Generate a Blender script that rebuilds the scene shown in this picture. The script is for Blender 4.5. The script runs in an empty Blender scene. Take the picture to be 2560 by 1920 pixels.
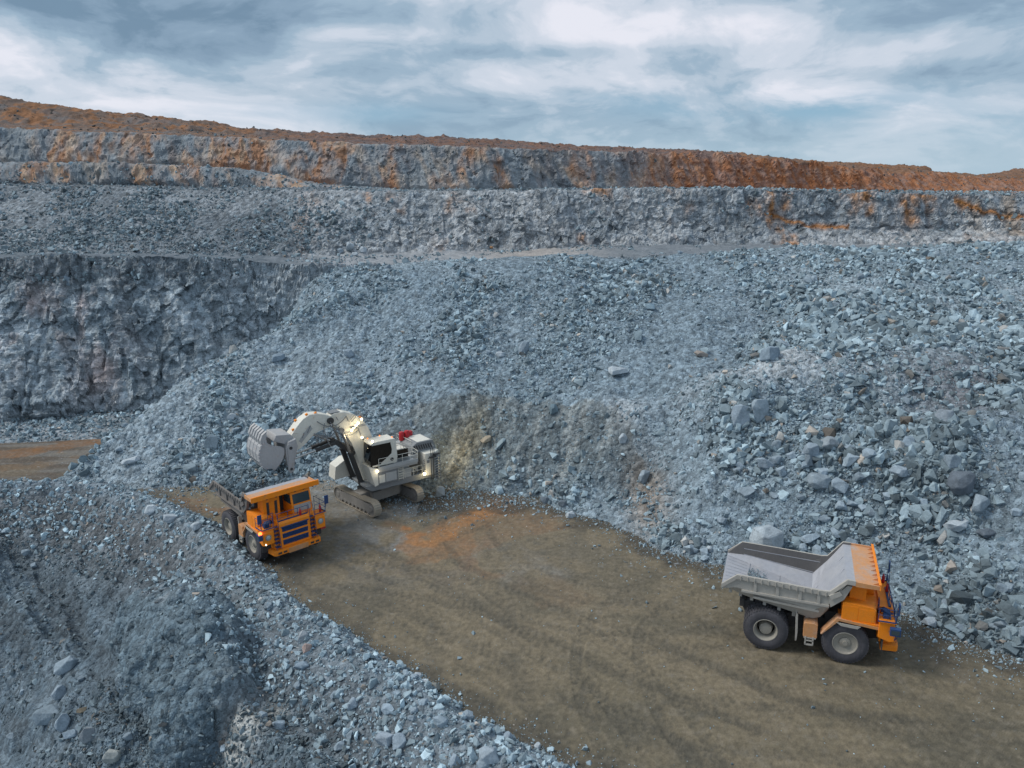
import bpy, bmesh, math, random
import numpy as np
from mathutils import Vector, Matrix, Euler

# ------------------------------------------------------------------ camera, world, sun, exposure
scene = bpy.context.scene
C = scene.collection
CAM_H, CAM_PITCH, CAM_ROLL, CAM_F = 32.5, 14.0, -0.7, 1980.0 / 2560.0
cam_data = bpy.data.cameras.new("camera")
cam_data.sensor_fit = 'HORIZONTAL'
cam_data.sensor_width = 36.0
cam_data.lens = 36.0 * CAM_F
cam_data.clip_start = 0.5
cam_data.clip_end = 20000.0
cam = bpy.data.objects.new("camera", cam_data)
C.objects.link(cam)
cam.matrix_world = (Matrix.Translation((0, 0, CAM_H)) @ Matrix.Rotation(math.radians(90 - CAM_PITCH), 4, 'X')
                    @ Matrix.Rotation(math.radians(CAM_ROLL), 4, 'Z'))
scene.camera = cam
scene.view_settings.view_transform = 'Standard'
scene.view_settings.look = 'None'
scene.view_settings.exposure = 0.27
scene.view_settings.gamma = 1.0

SUN_EL, SUN_AZ = 50.0, -88.0        # azimuth from +Y towards +X
sun_data = bpy.data.lights.new("sun", 'SUN')
sun_data.energy = 2.2
sun_data.angle = math.radians(24)
sun_data.color = (1.0, 0.96, 0.88)
sun = bpy.data.objects.new("sun", sun_data)
C.objects.link(sun)
_s = Vector((math.sin(math.radians(SUN_AZ)) * math.cos(math.radians(SUN_EL)),
             math.cos(math.radians(SUN_AZ)) * math.cos(math.radians(SUN_EL)), math.sin(math.radians(SUN_EL))))
sun.rotation_euler = _s.to_track_quat('Z', 'Y').to_euler()

world = bpy.data.worlds.new("World")
scene.world = world
world.use_nodes = True
W = world.node_tree
W.nodes.clear()


class NT:
    """small node-tree helper"""
    def __init__(s, t):
        s.t = t

    def n(s, kind, **kw):
        nd = s.t.nodes.new(kind)
        for k, v in kw.items():
            setattr(nd, k, v)
        return nd

    def set(s, sock, v):
        if isinstance(v, bpy.types.NodeSocket):
            s.t.links.new(v, sock)
        elif v is not None:
            if sock.type == 'RGBA' and len(v) == 3:
                v = (*v, 1.0)
            sock.default_value = v

    def math(s, op, a, b=None, c=None, clamp=False):
        nd = s.n('ShaderNodeMath', operation=op, use_clamp=clamp)
        for i, v in enumerate((a, b, c)):
            if v is not None:
                s.set(nd.inputs[i], v)
        return nd.outputs[0]

    def vmath(s, op, a, b=None, scale=None):
        nd = s.n('ShaderNodeVectorMath', operation=op)
        s.set(nd.inputs[0], a)
        if b is not None:
            s.set(nd.inputs[1], b)
        if scale is not None:
            s.set(nd.inputs['Scale'], scale)
        return nd.outputs['Value'] if op in ('DOT_PRODUCT', 'LENGTH', 'DISTANCE') else nd.outputs[0]

    def noise(s, vec, scale, detail=4, rough=0.5, dist=0.0, lac=2.0):
        nd = s.n('ShaderNodeTexNoise')
        s.set(nd.inputs['Vector'], vec)
        nd.inputs['Scale'].default_value = scale
        nd.inputs['Detail'].default_value = detail
        nd.inputs['Roughness'].default_value = rough
        nd.inputs['Distortion'].default_value = dist
        nd.inputs['Lacunarity'].default_value = lac
        return nd.outputs['Fac']

    def voro(s, vec, scale, feature='F1', out='Distance', rnd=1.0):
        nd = s.n('ShaderNodeTexVoronoi', feature=feature)
        s.set(nd.inputs['Vector'], vec)
        nd.inputs['Scale'].default_value = scale
        nd.inputs['Randomness'].default_value = rnd
        return nd.outputs[out]

    def ramp(s, fac, lo, hi, a=0.0, b=1.0):
        nd = s.n('ShaderNodeMapRange', interpolation_type='SMOOTHSTEP')
        s.set(nd.inputs[0], fac)
        for i, v in zip((1, 2, 3, 4), (lo, hi, a, b)):
            nd.inputs[i].default_value = v
        return nd.outputs[0]

    def mix(s, fac, a, b, blend='MIX'):
        nd = s.n('ShaderNodeMix', data_type='RGBA', blend_type=blend, clamp_factor=True)
        s.set(nd.inputs[0], fac)
        s.set(nd.inputs[6], a)
        s.set(nd.inputs[7], b)
        return nd.outputs[2]

    def comb(s, x, y, z):
        nd = s.n('ShaderNodeCombineXYZ')
        for i, v in enumerate((x, y, z)):
            s.set(nd.inputs[i], v)
        return nd.outputs[0]


w = NT(W)
tc = w.n('ShaderNodeTexCoord')
sep = w.n('ShaderNodeSeparateXYZ')
W.links.new(tc.outputs['Generated'], sep.inputs[0])
sx, sy, sz = sep.outputs
zc = w.math('MAXIMUM', sz, 0.0)
# clouds lie in a layer: flatter and finer towards the horizon
den = w.math('ADD', zc, 0.10)
pv = w.comb(w.math('DIVIDE', sx, den), w.math('DIVIDE', sy, den), 0.0)
gen3 = w.vmath('MULTIPLY', tc.outputs['Generated'], (1.0, 1.0, 2.5))
# slow warp so that banks of cloud bend and swell instead of lying in straight rows
wx = w.n('ShaderNodeTexNoise')
w.set(wx.inputs['Vector'], gen3)
wx.inputs['Scale'].default_value = 2.2
wx.inputs['Detail'].default_value = 3
warp = w.vmath('SCALE', w.vmath('SUBTRACT', wx.outputs['Color'], (0.5, 0.5, 0.5)), scale=0.35)
gw = w.vmath('ADD', gen3, warp)
nA = w.noise(pv, 0.5, 8, 0.58, 0.0)
nC = w.noise(gw, 3.0, 12, 0.60, 0.0)
nD = w.noise(w.vmath('ADD', gw, (4.1, 2.2, 0.7)), 7.0, 10, 0.62, 0.0)
nE = w.noise(w.vmath('ADD', gw, (1.1, 7.2, 3.7)), 6.5, 6, 0.5, 0.0)
puff = w.math('ABSOLUTE', w.math('MULTIPLY_ADD', nE, 2.0, -1.0))       # billows with crisp creases


def blob(az, el, raz, rel):
    """soft patch of sky around a direction (degrees)"""
    a = w.math('DIVIDE', w.math('SUBTRACT', w.math('ARCTAN2', sx, sy), math.radians(az)), math.radians(raz))
    e = w.math('DIVIDE', w.math('SUBTRACT', w.math('ARCSINE', sz), math.radians(el)), math.radians(rel))
    r = w.math('ADD', w.math('MULTIPLY', a, a), w.math('MULTIPLY', e, e))
    return w.math('EXPONENT', w.math('MULTIPLY', r, -1.0))


cov = w.math('MULTIPLY', nC, 1.25)
cov = w.math('ADD', cov, w.math('MULTIPLY', nD, 0.50))
cov = w.math('ADD', cov, w.math('MULTIPLY', nA, 0.20))
cov = w.math('ADD', cov, w.math('MULTIPLY', puff, 0.35))
cov = w.math('SUBTRACT', cov, 0.50)
SKY_BLOBS = [  # az, el, raz, rel, cover change
    (-28, 10.8, 13, 1.2, -0.26), (-7, 11.0, 6, 1.1, -0.22), (-22, 8.7, 3.5, 0.9, -0.13), (-18, 8.6, 2, 0.9, -0.10), (2.5, 8.7, 8, 0.5, -0.16),
    (20, 11.8, 4, 0.8, -0.14), (29, 9.8, 6, 0.9, -0.12), (-30, 7.6, 8, 0.9, 0.12), (-12, 9.6, 4, 0.7, 0.14), (13, 10.0, 8, 1.7, 0.28),
    (0, 6.9, 14, 0.8, 0.13), (25, 7.6, 8, 0.9, 0.16), (-16, 6.0, 12, 1.0, 0.10),
]
for az, el, ra, re_, dv in SKY_BLOBS:
    cov = w.math('MULTIPLY_ADD', blob(az, el, ra, re_), dv, cov)
ramp = w.n('ShaderNodeValToRGB')
W.links.new(cov, ramp.inputs[0])
cr = ramp.color_ramp
cr.interpolation = 'EASE'
stops = [(0.20, (0.15, 0.235, 0.33)), (0.34, (0.22, 0.315, 0.42)), (0.44, (0.29, 0.395, 0.50)),
         (0.53, (0.40, 0.485, 0.58)), (0.63, (0.53, 0.585, 0.67)), (0.80, (0.70, 0.71, 0.78))]
cr.elements[0].position, cr.elements[0].color = stops[0][0], (*stops[0][1], 1)
cr.elements[1].position, cr.elements[1].color = stops[-1][0], (*stops[-1][1], 1)
for p_, c_ in stops[1:-1]:
    e = cr.elements.new(p_)
    e.color = (*c_, 1)
col = ramp.outputs[0]
# blue-grey veil towards the horizon
gap = 0.0
for az, el, ra, re_, am in ((-8.5, 4.9, 5, 0.8, .6), (-17, 4.8, 5, 0.7, .35), (17, 5.0, 10, 0.8, .75), (21, 4.2, 5, 0.8, .5), (31, 3.2, 8, 1.1, .5), (8, 5.8, 6, .5, .35), (-60, 10, 20, 5, .6), (80, 12, 30, 6, .6), (150, 15, 40, 8, .6)):
    gap = w.math('MULTIPLY_ADD', blob(az, el, ra, re_), am, gap)
gap = w.math('MULTIPLY', gap, w.ramp(nD, 0.62, 0.40, 0.25, 1.15), clamp=True)
col = w.mix(gap, col, (0.235, 0.39, 0.52))
veil = w.ramp(sz, 0.0, 0.10, 0.65, 0.0)
col = w.mix(veil, col, (0.345, 0.485, 0.58))
sky = w.n('ShaderNodeTexSky', sky_type='NISHITA')
sky.sun_disc = False
sky.sun_elevation = math.radians(SUN_EL)
sky.sun_rotation = math.radians(SUN_AZ)
bg1 = w.n('ShaderNodeBackground')
W.links.new(sky.outputs[0], bg1.inputs[0])
bg1.inputs[1].default_value = 0.05
bg2 = w.n('ShaderNodeBackground')
W.links.new(col, bg2.inputs[0])
bg2.inputs[1].default_value = 1.0
mx = w.n('ShaderNodeMixShader')
mx.inputs[0].default_value = 0.93
W.links.new(bg1.outputs[0], mx.inputs[1])
W.links.new(bg2.outputs[0], mx.inputs[2])
wo = w.n('ShaderNodeOutputWorld')
W.links.new(mx.outputs[0], wo.inputs[0])

# ------------------------------------------------------------------ tags
def tag(o, label=None, cat=None, group=None, kind=None):
    for k, v in (('label', label), ('category', cat), ('group', group), ('kind', kind)):
        if v:
            o[k] = v
    return o


def thing(name, label, cat, loc=(0, 0, 0), rotz=0.0, group=None):
    o = bpy.data.objects.new(name, None)
    o.empty_display_size = 0.5
    C.objects.link(o)
    o.location = loc
    o.rotation_euler = (0, 0, rotz)
    return tag(o, label, cat, group)


def mesh_np(name, V, F, mat, smooth=False, cols=None, parent=None):
    """V (n,3), F (m,k) with constant k"""
    me = bpy.data.meshes.new(name)
    V = np.ascontiguousarray(V, dtype=np.float32)
    F = np.ascontiguousarray(F, dtype=np.int32)
    m, k = F.shape
    me.vertices.add(len(V))
    me.vertices.foreach_set('co', V.ravel())
    me.loops.add(m * k)
    me.loops.foreach_set('vertex_index', F.ravel())
    me.polygons.add(m)
    me.polygons.foreach_set('loop_start', np.arange(0, m * k, k, dtype=np.int32))
    me.polygons.foreach_set('use_smooth', np.full(m, smooth, dtype=bool))
    if cols is not None:
        at = me.attributes.new('tint', 'FLOAT_COLOR', 'POINT')
        c4 = np.ones((len(V), 4), dtype=np.float32)
        c4[:, :3] = cols
        at.data.foreach_set('color', c4.ravel())
    me.update(calc_edges=True)
    me.materials.append(mat)
    o = bpy.data.objects.new(name, me)
    C.objects.link(o)
    if parent:
        o.parent = parent
    return o


# ------------------------------------------------------------------ materials
def new_mat(name):
    m = bpy.data.materials.new(name)
    m.use_nodes = True
    t = NT(m.node_tree)
    b = m.node_tree.nodes['Principled BSDF']
    return m, t, b


def rock_material(name, fine, bump, vor_scale=None, rough=0.95, strata=0.0, var=0.35):
    """vertex tint x fine noise, with crack and grain relief; object space metres"""
    m, t, b = new_mat(name)
    at = t.n('ShaderNodeAttribute', attribute_name='tint')
    tcn = t.n('ShaderNodeTexCoord')
    P_ = tcn.outputs['Object']
    n1 = t.noise(P_, fine, 5, 0.65)
    n2 = t.noise(P_, fine * 6.0, 4, 0.7)
    f = t.math('ADD', t.ramp(n1, 0.25, 0.75, 1 - var, 1 + var), t.ramp(n2, 0.25, 0.75, -var * 0.7, var * 0.7))
    col = t.vmath('SCALE', at.outputs['Color'], scale=f)
    h = t.math('ADD', t.math('MULTIPLY', n1, 1.0), t.math('MULTIPLY', n2, 0.25))
    if vor_scale:
        Pd = t.vmath('ADD', P_, t.vmath('SCALE', t.n('ShaderNodeTexNoise').outputs['Color'], scale=0.0))
        v1 = t.voro(P_, vor_scale)
        v1c = t.n('ShaderNodeTexVoronoi')
        t.set(v1c.inputs['Vector'], P_)
        v1c.inputs['Scale'].default_value = vor_scale
        sp = t.n('ShaderNodeSeparateColor')
        t.t.links.new(v1c.outputs['Color'], sp.inputs[0])
        col = t.vmath('SCALE', col, scale=t.ramp(sp.outputs[0], 0.0, 1.0, 0.72, 1.28))
        h = t.math('ADD', h, t.math('MULTIPLY', v1, -0.9))
        h = t.math('ADD', h, t.math('MULTIPLY', sp.outputs[1], 0.45))
        v2 = t.voro(P_, vor_scale * 2.7)
        h = t.math('ADD', h, t.math('MULTIPLY', v2, -0.35))
    if strata:
        st = t.noise(t.vmath('MULTIPLY', P_, (0.35, 0.35, 2.4)), 0.9, 6, 0.7, 1.2)
        h = t.math('ADD', h, t.math('MULTIPLY', st, strata))
    t.set(b.inputs['Base Color'], col)
    b.inputs['Roughness'].default_value = rough
    b.inputs['Specular IOR Level'].default_value = 0.25
    bp = t.n('ShaderNodeBump')
    bp.inputs['Distance'].default_value = bump
    bp.inputs['Strength'].default_value = 1.0
    t.set(bp.inputs['Height'], h)
    t.t.links.new(bp.outputs[0], b.inputs['Normal'])
    return m


M = {}
M['rubble_ground'] = rock_material('rubble_ground', 1.1, 0.22, 2.3)
M['cliff'] = rock_material('cliff_rock', 0.8, 0.30, 1.5, strata=0.7, var=0.3)
M['far_cliff'] = rock_material('far_cliff_rock', 0.7, 0.35, 0.0, strata=0.3, var=0.3)
M['floor'] = rock_material('packed_floor', 2.4, 0.09, 0.0, rough=0.85, var=0.22)
M['road'] = rock_material('bench_road', 0.8, 0.10, 0.0, var=0.16)
M['stone'] = rock_material('broken_stone', 1.6, 0.10, 0.0, var=0.18)
M['boulder'] = rock_material('boulder_stone', 1.3, 0.14, 0.0, var=0.2, strata=0.15)
# ------------------------------------------------------------------ numpy noise
def _h(ix, iy, iz, seed):
    with np.errstate(over='ignore'):
        n = (ix.astype(np.uint32) * np.uint32(374761393) + iy.astype(np.uint32) * np.uint32(668265263)
             + iz.astype(np.uint32) * np.uint32(2246822519) + np.uint32(seed * 3266489917 & 0xffffffff))
        n = (n ^ (n >> np.uint32(13))) * np.uint32(1274126177)
        n = n ^ (n >> np.uint32(16))
        n = n * np.uint32(2654435761)
        n = n ^ (n >> np.uint32(15))
    return n.astype(np.float32) / np.float32(4294967295.0)


def vnoise(x, y, z, seed=0):
    fx, fy, fz = np.floor(x), np.floor(y), np.floor(z)
    ix, iy, iz = fx.astype(np.int64), fy.astype(np.int64), fz.astype(np.int64)
    u, v, q = (x - fx).astype(np.float32), (y - fy).astype(np.float32), (z - fz).astype(np.float32)
    u = u * u * (3 - 2 * u); v = v * v * (3 - 2 * v); q = q * q * (3 - 2 * q)
    r = 0
    for dz in (0, 1):
        wz = q if dz else 1 - q
        for dy in (0, 1):
            wy = v if dy else 1 - v
            a = _h(ix, iy + dy, iz + dz, seed)
            b = _h(ix + 1, iy + dy, iz + dz, seed)
            r = r + (a + (b - a) * u) * wy * wz
    return r * 2 - 1


def noise2(x, y, seed=0):
    fx, fy = np.floor(x), np.floor(y)
    ix, iy = fx.astype(np.int64), fy.astype(np.int64)
    u, v = (x - fx).astype(np.float32), (y - fy).astype(np.float32)
    u = u * u * (3 - 2 * u); v = v * v * (3 - 2 * v)
    z = np.zeros_like(ix)
    a, b = _h(ix, iy, z, seed), _h(ix + 1, iy, z, seed)
    c, d = _h(ix, iy + 1, z, seed), _h(ix + 1, iy + 1, z, seed)
    return ((a + (b - a) * u) * (1 - v) + (c + (d - c) * u) * v) * 2 - 1


def fbm2(x, y, octaves, seed=0, gain=0.5, ridged=False):
    s, amp, tot = 0, 1.0, 0
    ca, sa = math.cos(0.6), math.sin(0.6)
    for o in range(octaves):
        n = noise2(x, y, seed + o * 17)
        if ridged:
            n = 1 - 2 * np.abs(n)
        s = s + n * amp
        tot += amp
        amp *= gain
        x, y = (x * ca - y * sa) * 2.03 + 11.3, (x * sa + y * ca) * 2.03 - 5.7
    return s / tot


def fbm3(x, y, z, octaves, seed=0, gain=0.5, ridged=False):
    s, amp, tot = 0, 1.0, 0
    for o in range(octaves):
        n = vnoise(x, y, z, seed + o * 17)
        if ridged:
            n = 1 - 2 * np.abs(n)
        s = s + n * amp
        tot += amp
        amp *= gain
        x, y, z = x * 2.03 + 3.1, y * 2.03 - 7.7, z * 2.03 + 1.9
    return s / tot


def worley3(x, y, z, seed=0):
    """F1 distance and two random numbers of the nearest cell, plus a tilt inside that cell"""
    fx, fy, fz = np.floor(x), np.floor(y), np.floor(z)
    ix, iy, iz = fx.astype(np.int64), fy.astype(np.int64), fz.astype(np.int64)
    best = np.full(x.shape, 9.0, np.float32)
    r1 = np.zeros_like(best); tilt = np.zeros_like(best)
    for dx in (-1, 0, 1):
        for dy in (-1, 0, 1):
            for dz in (-1, 0, 1):
                jx, jy, jz = ix + dx, iy + dy, iz + dz
                a = _h(jx, jy, jz, seed); b = _h(jx, jy, jz, seed + 1); c = _h(jx, jy, jz, seed + 2)
                ox, oy, oz = jx + a - x, jy + b - y, jz + c - z
                d = (ox * ox + oy * oy + oz * oz).astype(np.float32)
                k = d < best
                best = np.where(k, d, best)
                r1 = np.where(k, _h(jx, jy, jz, seed + 3), r1)
                tilt = np.where(k, (a - .5) * ox + (b - .5) * oy + (c - .5) * oz, tilt).astype(np.float32)
    return np.sqrt(best), r1, tilt


def sstep(x, a, b):
    t = np.clip((x - a) / (b - a), 0, 1)
    return t * t * (3 - 2 * t)


# ------------------------------------------------------------------ survey: sight lines of the photograph turned into plan positions
_F, _P, _R = 1980.0, math.radians(CAM_PITCH), math.radians(CAM_ROLL)
S = 2560.0 / 2212.0


def ray(px, py):
    a, b = px * S - 1280, py * S - 960
    u = a * math.cos(_R) + b * math.sin(_R)
    v = -a * math.sin(_R) + b * math.cos(_R)
    return np.array([u, _F * math.cos(_P) - v * math.sin(_P), -(_F * math.sin(_P) + v * math.cos(_P))])


def at_z(px, py, z=0.0):
    d = ray(px, py)
    return d * (z - CAM_H) / d[2] + np.array([0, 0, CAM_H])


def at_y(px, py, y):
    d = ray(px, py)
    return d * y / d[1] + np.array([0, 0, CAM_H])


def curve(points):
    """[(px, y image, distance)] -> sorted a, Y, Z"""
    P = [at_y(px, py, d) for px, py, d in points]
    P = np.array(sorted([(p[0] / p[1], p[1], p[2]) for p in P]))
    return P[:, 0], P[:, 1], P[:, 2]


# terrace edges: (px, py, distance forward)
CL_TOE = [(-600, 925, 110), (0, 905, 110), (150, 898, 111), (300, 888, 112), (430, 880, 113), (520, 850, 117), (620, 830, 120), (900, 800, 121), (1300, 800, 121), (2212, 800, 121), (3000, 800, 121)]
CL_TOP = [(-600, 560, 123), (0, 556, 121), (150, 553, 121), (300, 555, 121), (430, 557, 122), (520, 565, 124), (620, 573, 125), (900, 570, 125), (1106, 562, 125), (1300, 555, 125), (1700, 548, 125), (2212, 543, 125), (3000, 535, 125)]
B_TOE = [(-600, 545, 137), (0, 546, 136), (300, 548, 137), (600, 555, 137), (850, 548, 139), (1106, 541, 142), (1300, 531, 143), (1500, 530, 143), (1900, 529, 142), (2212, 530, 140), (3000, 525, 138)]
B_MID = [(-600, 500, 150), (0, 490, 152), (200, 470, 152), (430, 480, 148), (600, 478, 146), (700, 470, 145), (850, 480, 144), (1106, 480, 145.5), (1300, 480, 146.5), (1900, 492, 146), (2212, 495, 144), (3000, 495, 142)]
B_TOP = [(-600, 400, 170), (0, 402, 168), (130, 405, 166), (300, 404, 163), (430, 412, 160), (560, 410, 158), (700, 412, 152), (900, 413, 150), (1106, 411, 150), (1300, 408, 150), (1600, 409, 149), (1900, 418, 148), (2212, 420, 147), (3000, 410, 146)]
B2_TOE = [(-600, 398, 172), (0, 395, 171), (300, 400, 167), (430, 404, 164), (560, 404, 162), (680, 404, 158), (900, 412, 156), (1106, 411, 156), (1600, 408, 157), (1900, 416, 156), (2212, 418, 156), (3000, 410, 156)]
B2_TOP = [(-600, 345, 176), (0, 351, 174.5), (200, 352, 171), (400, 358, 168), (520, 364, 166), (640, 386, 164), (700, 400, 163), (900, 412, 164), (1106, 411, 166), (1600, 408, 176), (1900, 416, 190), (2212, 418, 200), (3000, 412, 210)]
C_TOE = [(-600, 346, 186), (0, 353, 185), (400, 360, 180), (520, 366, 178), (640, 388, 176), (700, 402, 174), (900, 414, 176), (1106, 413, 182), (1300, 412, 192), (1600, 410, 216), (1830, 414, 245), (2212, 415, 290), (3000, 415, 340)]
C_TOP = [(-600, 268, 193), (0, 274, 191), (200, 284, 188), (450, 294, 185), (650, 304, 183), (850, 311, 184), (1050, 319, 186), (1200, 324, 193), (1356, 330, 203), (1586, 337, 225), (1736, 353, 240), (1830, 363, 256), (2010, 376, 285), (2212, 391, 315), (3000, 392, 360)]
D_TOE = [(-600, 266, 210), (0, 272, 208), (200, 281, 205), (450, 291, 202), (650, 303, 200), (850, 311, 200), (1050, 319, 202), (1200, 324, 208), (1356, 330, 216), (1586, 337, 240), (1736, 353, 262), (1830, 363, 285), (2010, 376, 330), (2212, 391, 380), (3000, 392, 400)]
D_TOP = [(-600, 180, 240), (-100, 196, 238), (0, 208, 236), (60, 219, 236), (125, 228, 236), (200, 243, 236), (350, 254, 238), (380, 262, 239), (425, 265, 240), (500, 276, 242), (650, 289, 246), (800, 297, 250), (975, 299, 255), (1050, 306, 262), (1106, 309, 270), (1256, 319, 280), (1450, 327, 295), (1586, 335, 310), (1640, 343, 325), (1736, 352, 345), (1850, 354, 365), (2001, 362, 380), (2014, 376, 382), (2131, 380, 400), (2150, 378, 420), (2196, 367, 430), (2300, 366, 440), (3000, 372, 440)]
LINES = [curve(x) for x in (CL_TOE, CL_TOP, B_TOE, B_MID, B_TOP, B2_TOE, B2_TOP, C_TOE, C_TOP, D_TOE, D_TOP)]


def bench(X, Y):
    """terraced wall behind the pit floor; returns height and a terrace index"""
    a = X / np.maximum(Y, 1.0)
    # terrace edges wander a little
    wob = fbm2(X * 0.07, Y * 0.02, 4, 5) * 2.4 + fbm2(X * 0.4, Y * 0.1, 3, 6) * 0.7
    z = np.zeros_like(X)
    idx = np.zeros(X.shape, np.int8)
    py = np.interp(a, LINES[0][0], LINES[0][1]) - 9.0
    pz = np.zeros_like(X)
    for i, (A, Yv, Zv) in enumerate(LINES):
        wgt = (1.0, .5, .5, 0.6, .35, .8, .35, 1.0, .5, 1.0, 0.0)[i]
        cy = np.interp(a, A, Yv) + wob * wgt
        cz = np.interp(a, A, Zv)
        if i == 0:
            cz = np.clip(cz, 0.6, 2.2)
        t = np.clip((Y - py) / np.maximum(cy - py, 0.3), 0, 1)
        sel = Y > py
        z = np.where(sel, pz + (cz - pz) * t, z)
        idx = np.where(sel, i + 1, idx)
        py, pz = np.maximum(cy, py + 0.3), cz
    sel = Y > py
    z = np.where(sel, pz - (Y - py) * 0.006, z)
    idx = np.where(sel, 12, idx).astype(np.int8)
    return z, idx


def poly_dist(X, Y, pts):
    """unsigned distance, side sign (+ = left of travel) and length along to an open polyline"""
    best = np.full(X.shape, 1e9)
    side = np.zeros(X.shape); along = np.zeros(X.shape)
    L = 0.0
    for (x0, y0), (x1, y1) in zip(pts[:-1], pts[1:]):
        dx, dy = x1 - x0, y1 - y0
        l = math.hypot(dx, dy)
        t = np.clip(((X - x0) * dx + (Y - y0) * dy) / (l * l), 0, 1)
        d = np.hypot(X - x0 - t * dx, Y - y0 - t * dy)
        k = d < best
        best = np.where(k, d, best)
        cr_ = dx * (Y - y0) - dy * (X - x0)
        side = np.where(k, np.sign(cr_), side)
        along = np.where(k, L + t * l, along)
        L += l
    return best, side, along


def inside(X, Y, pts):
    r = np.zeros(X.shape, bool)
    n = len(pts)
    for i in range(n):
        x0, y0 = pts[i]; x1, y1 = pts[(i + 1) % n]
        if y0 == y1:
            continue
        c = ((y0 > Y) != (y1 > Y)) & (X < (x1 - x0) * (Y - y0) / (y1 - y0) + x0)
        r ^= c
    return r


TOE_IMG = [(330, 905), (280, 932), (225, 970), (170, 1008), (120, 1046), (200, 1050), (300, 1056), (400, 1052), (480, 1050), (560, 1044), (640, 1034),
           (720, 1040), (800, 1066), (870, 1084), (930, 1092), (990, 1094), (1045, 1090), (1090, 1082), (1160, 1086), (1270, 1112), (1330, 1124), (1440, 1190),
           (1540, 1215), (1650, 1226), (1800, 1268), (1960, 1330), (2080, 1385), (2212, 1420), (2500, 1500), (2900, 1620)]
TOE = [tuple(at_z(x, y, 0)[:2]) for x, y in TOE_IMG]
TOE_LINE = [tuple(at_y(px, 600, yd)[:2]) for px, yd in ((500, 136), (480, 124), (445, 121), (410, 117), (370, 113))] + TOE
PILE_POLY = TOE_LINE + [(160.0, 30.0), (260.0, 150.0)]
BERM_IMG = [(-900, 1062), (-400, 1056), (0, 1050), (150, 1044), (250, 1052), (330, 1078), (430, 1112), (500, 1162), (560, 1214), (620, 1276), (700, 1336), (800, 1399), (930, 1487),
            (1050, 1564), (1160, 1618), (1290, 1690), (1450, 1790), (1700, 1960), (2300, 2500)]
BERM = [tuple(at_z(x, y, 0)[:2]) for x, y in BERM_IMG]
BERM = BERM[:-1] + [(22.0, 8.0), (30.0, -20.0)]
CRAG = [tuple(at_z(x, y, z)[:2]) for x, y, z in ((330, 1215, -1), (350, 1270, -2.5), (345, 1340, -4.5), (345, 1420, -6.5), (370, 1520, -8.5), (420, 1650, -11.5), (480, 1850, -15))]


SCOOP = at_z(975, 1128, 0)[:2]


def scoop_r(X, Y):
    """radius about the point from which the shovel digs"""
    return np.hypot((X - SCOOP[0]) * 0.80, Y - SCOOP[1]) + fbm2(X * 0.28, Y * 0.28, 4, 55) * 1.6


def bay(X, Y):
    return (1 - sstep(scoop_r(X, Y), 16.5, 18.0)) * sstep(Y, SCOOP[1] - 1, SCOOP[1] + 4)


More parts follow.
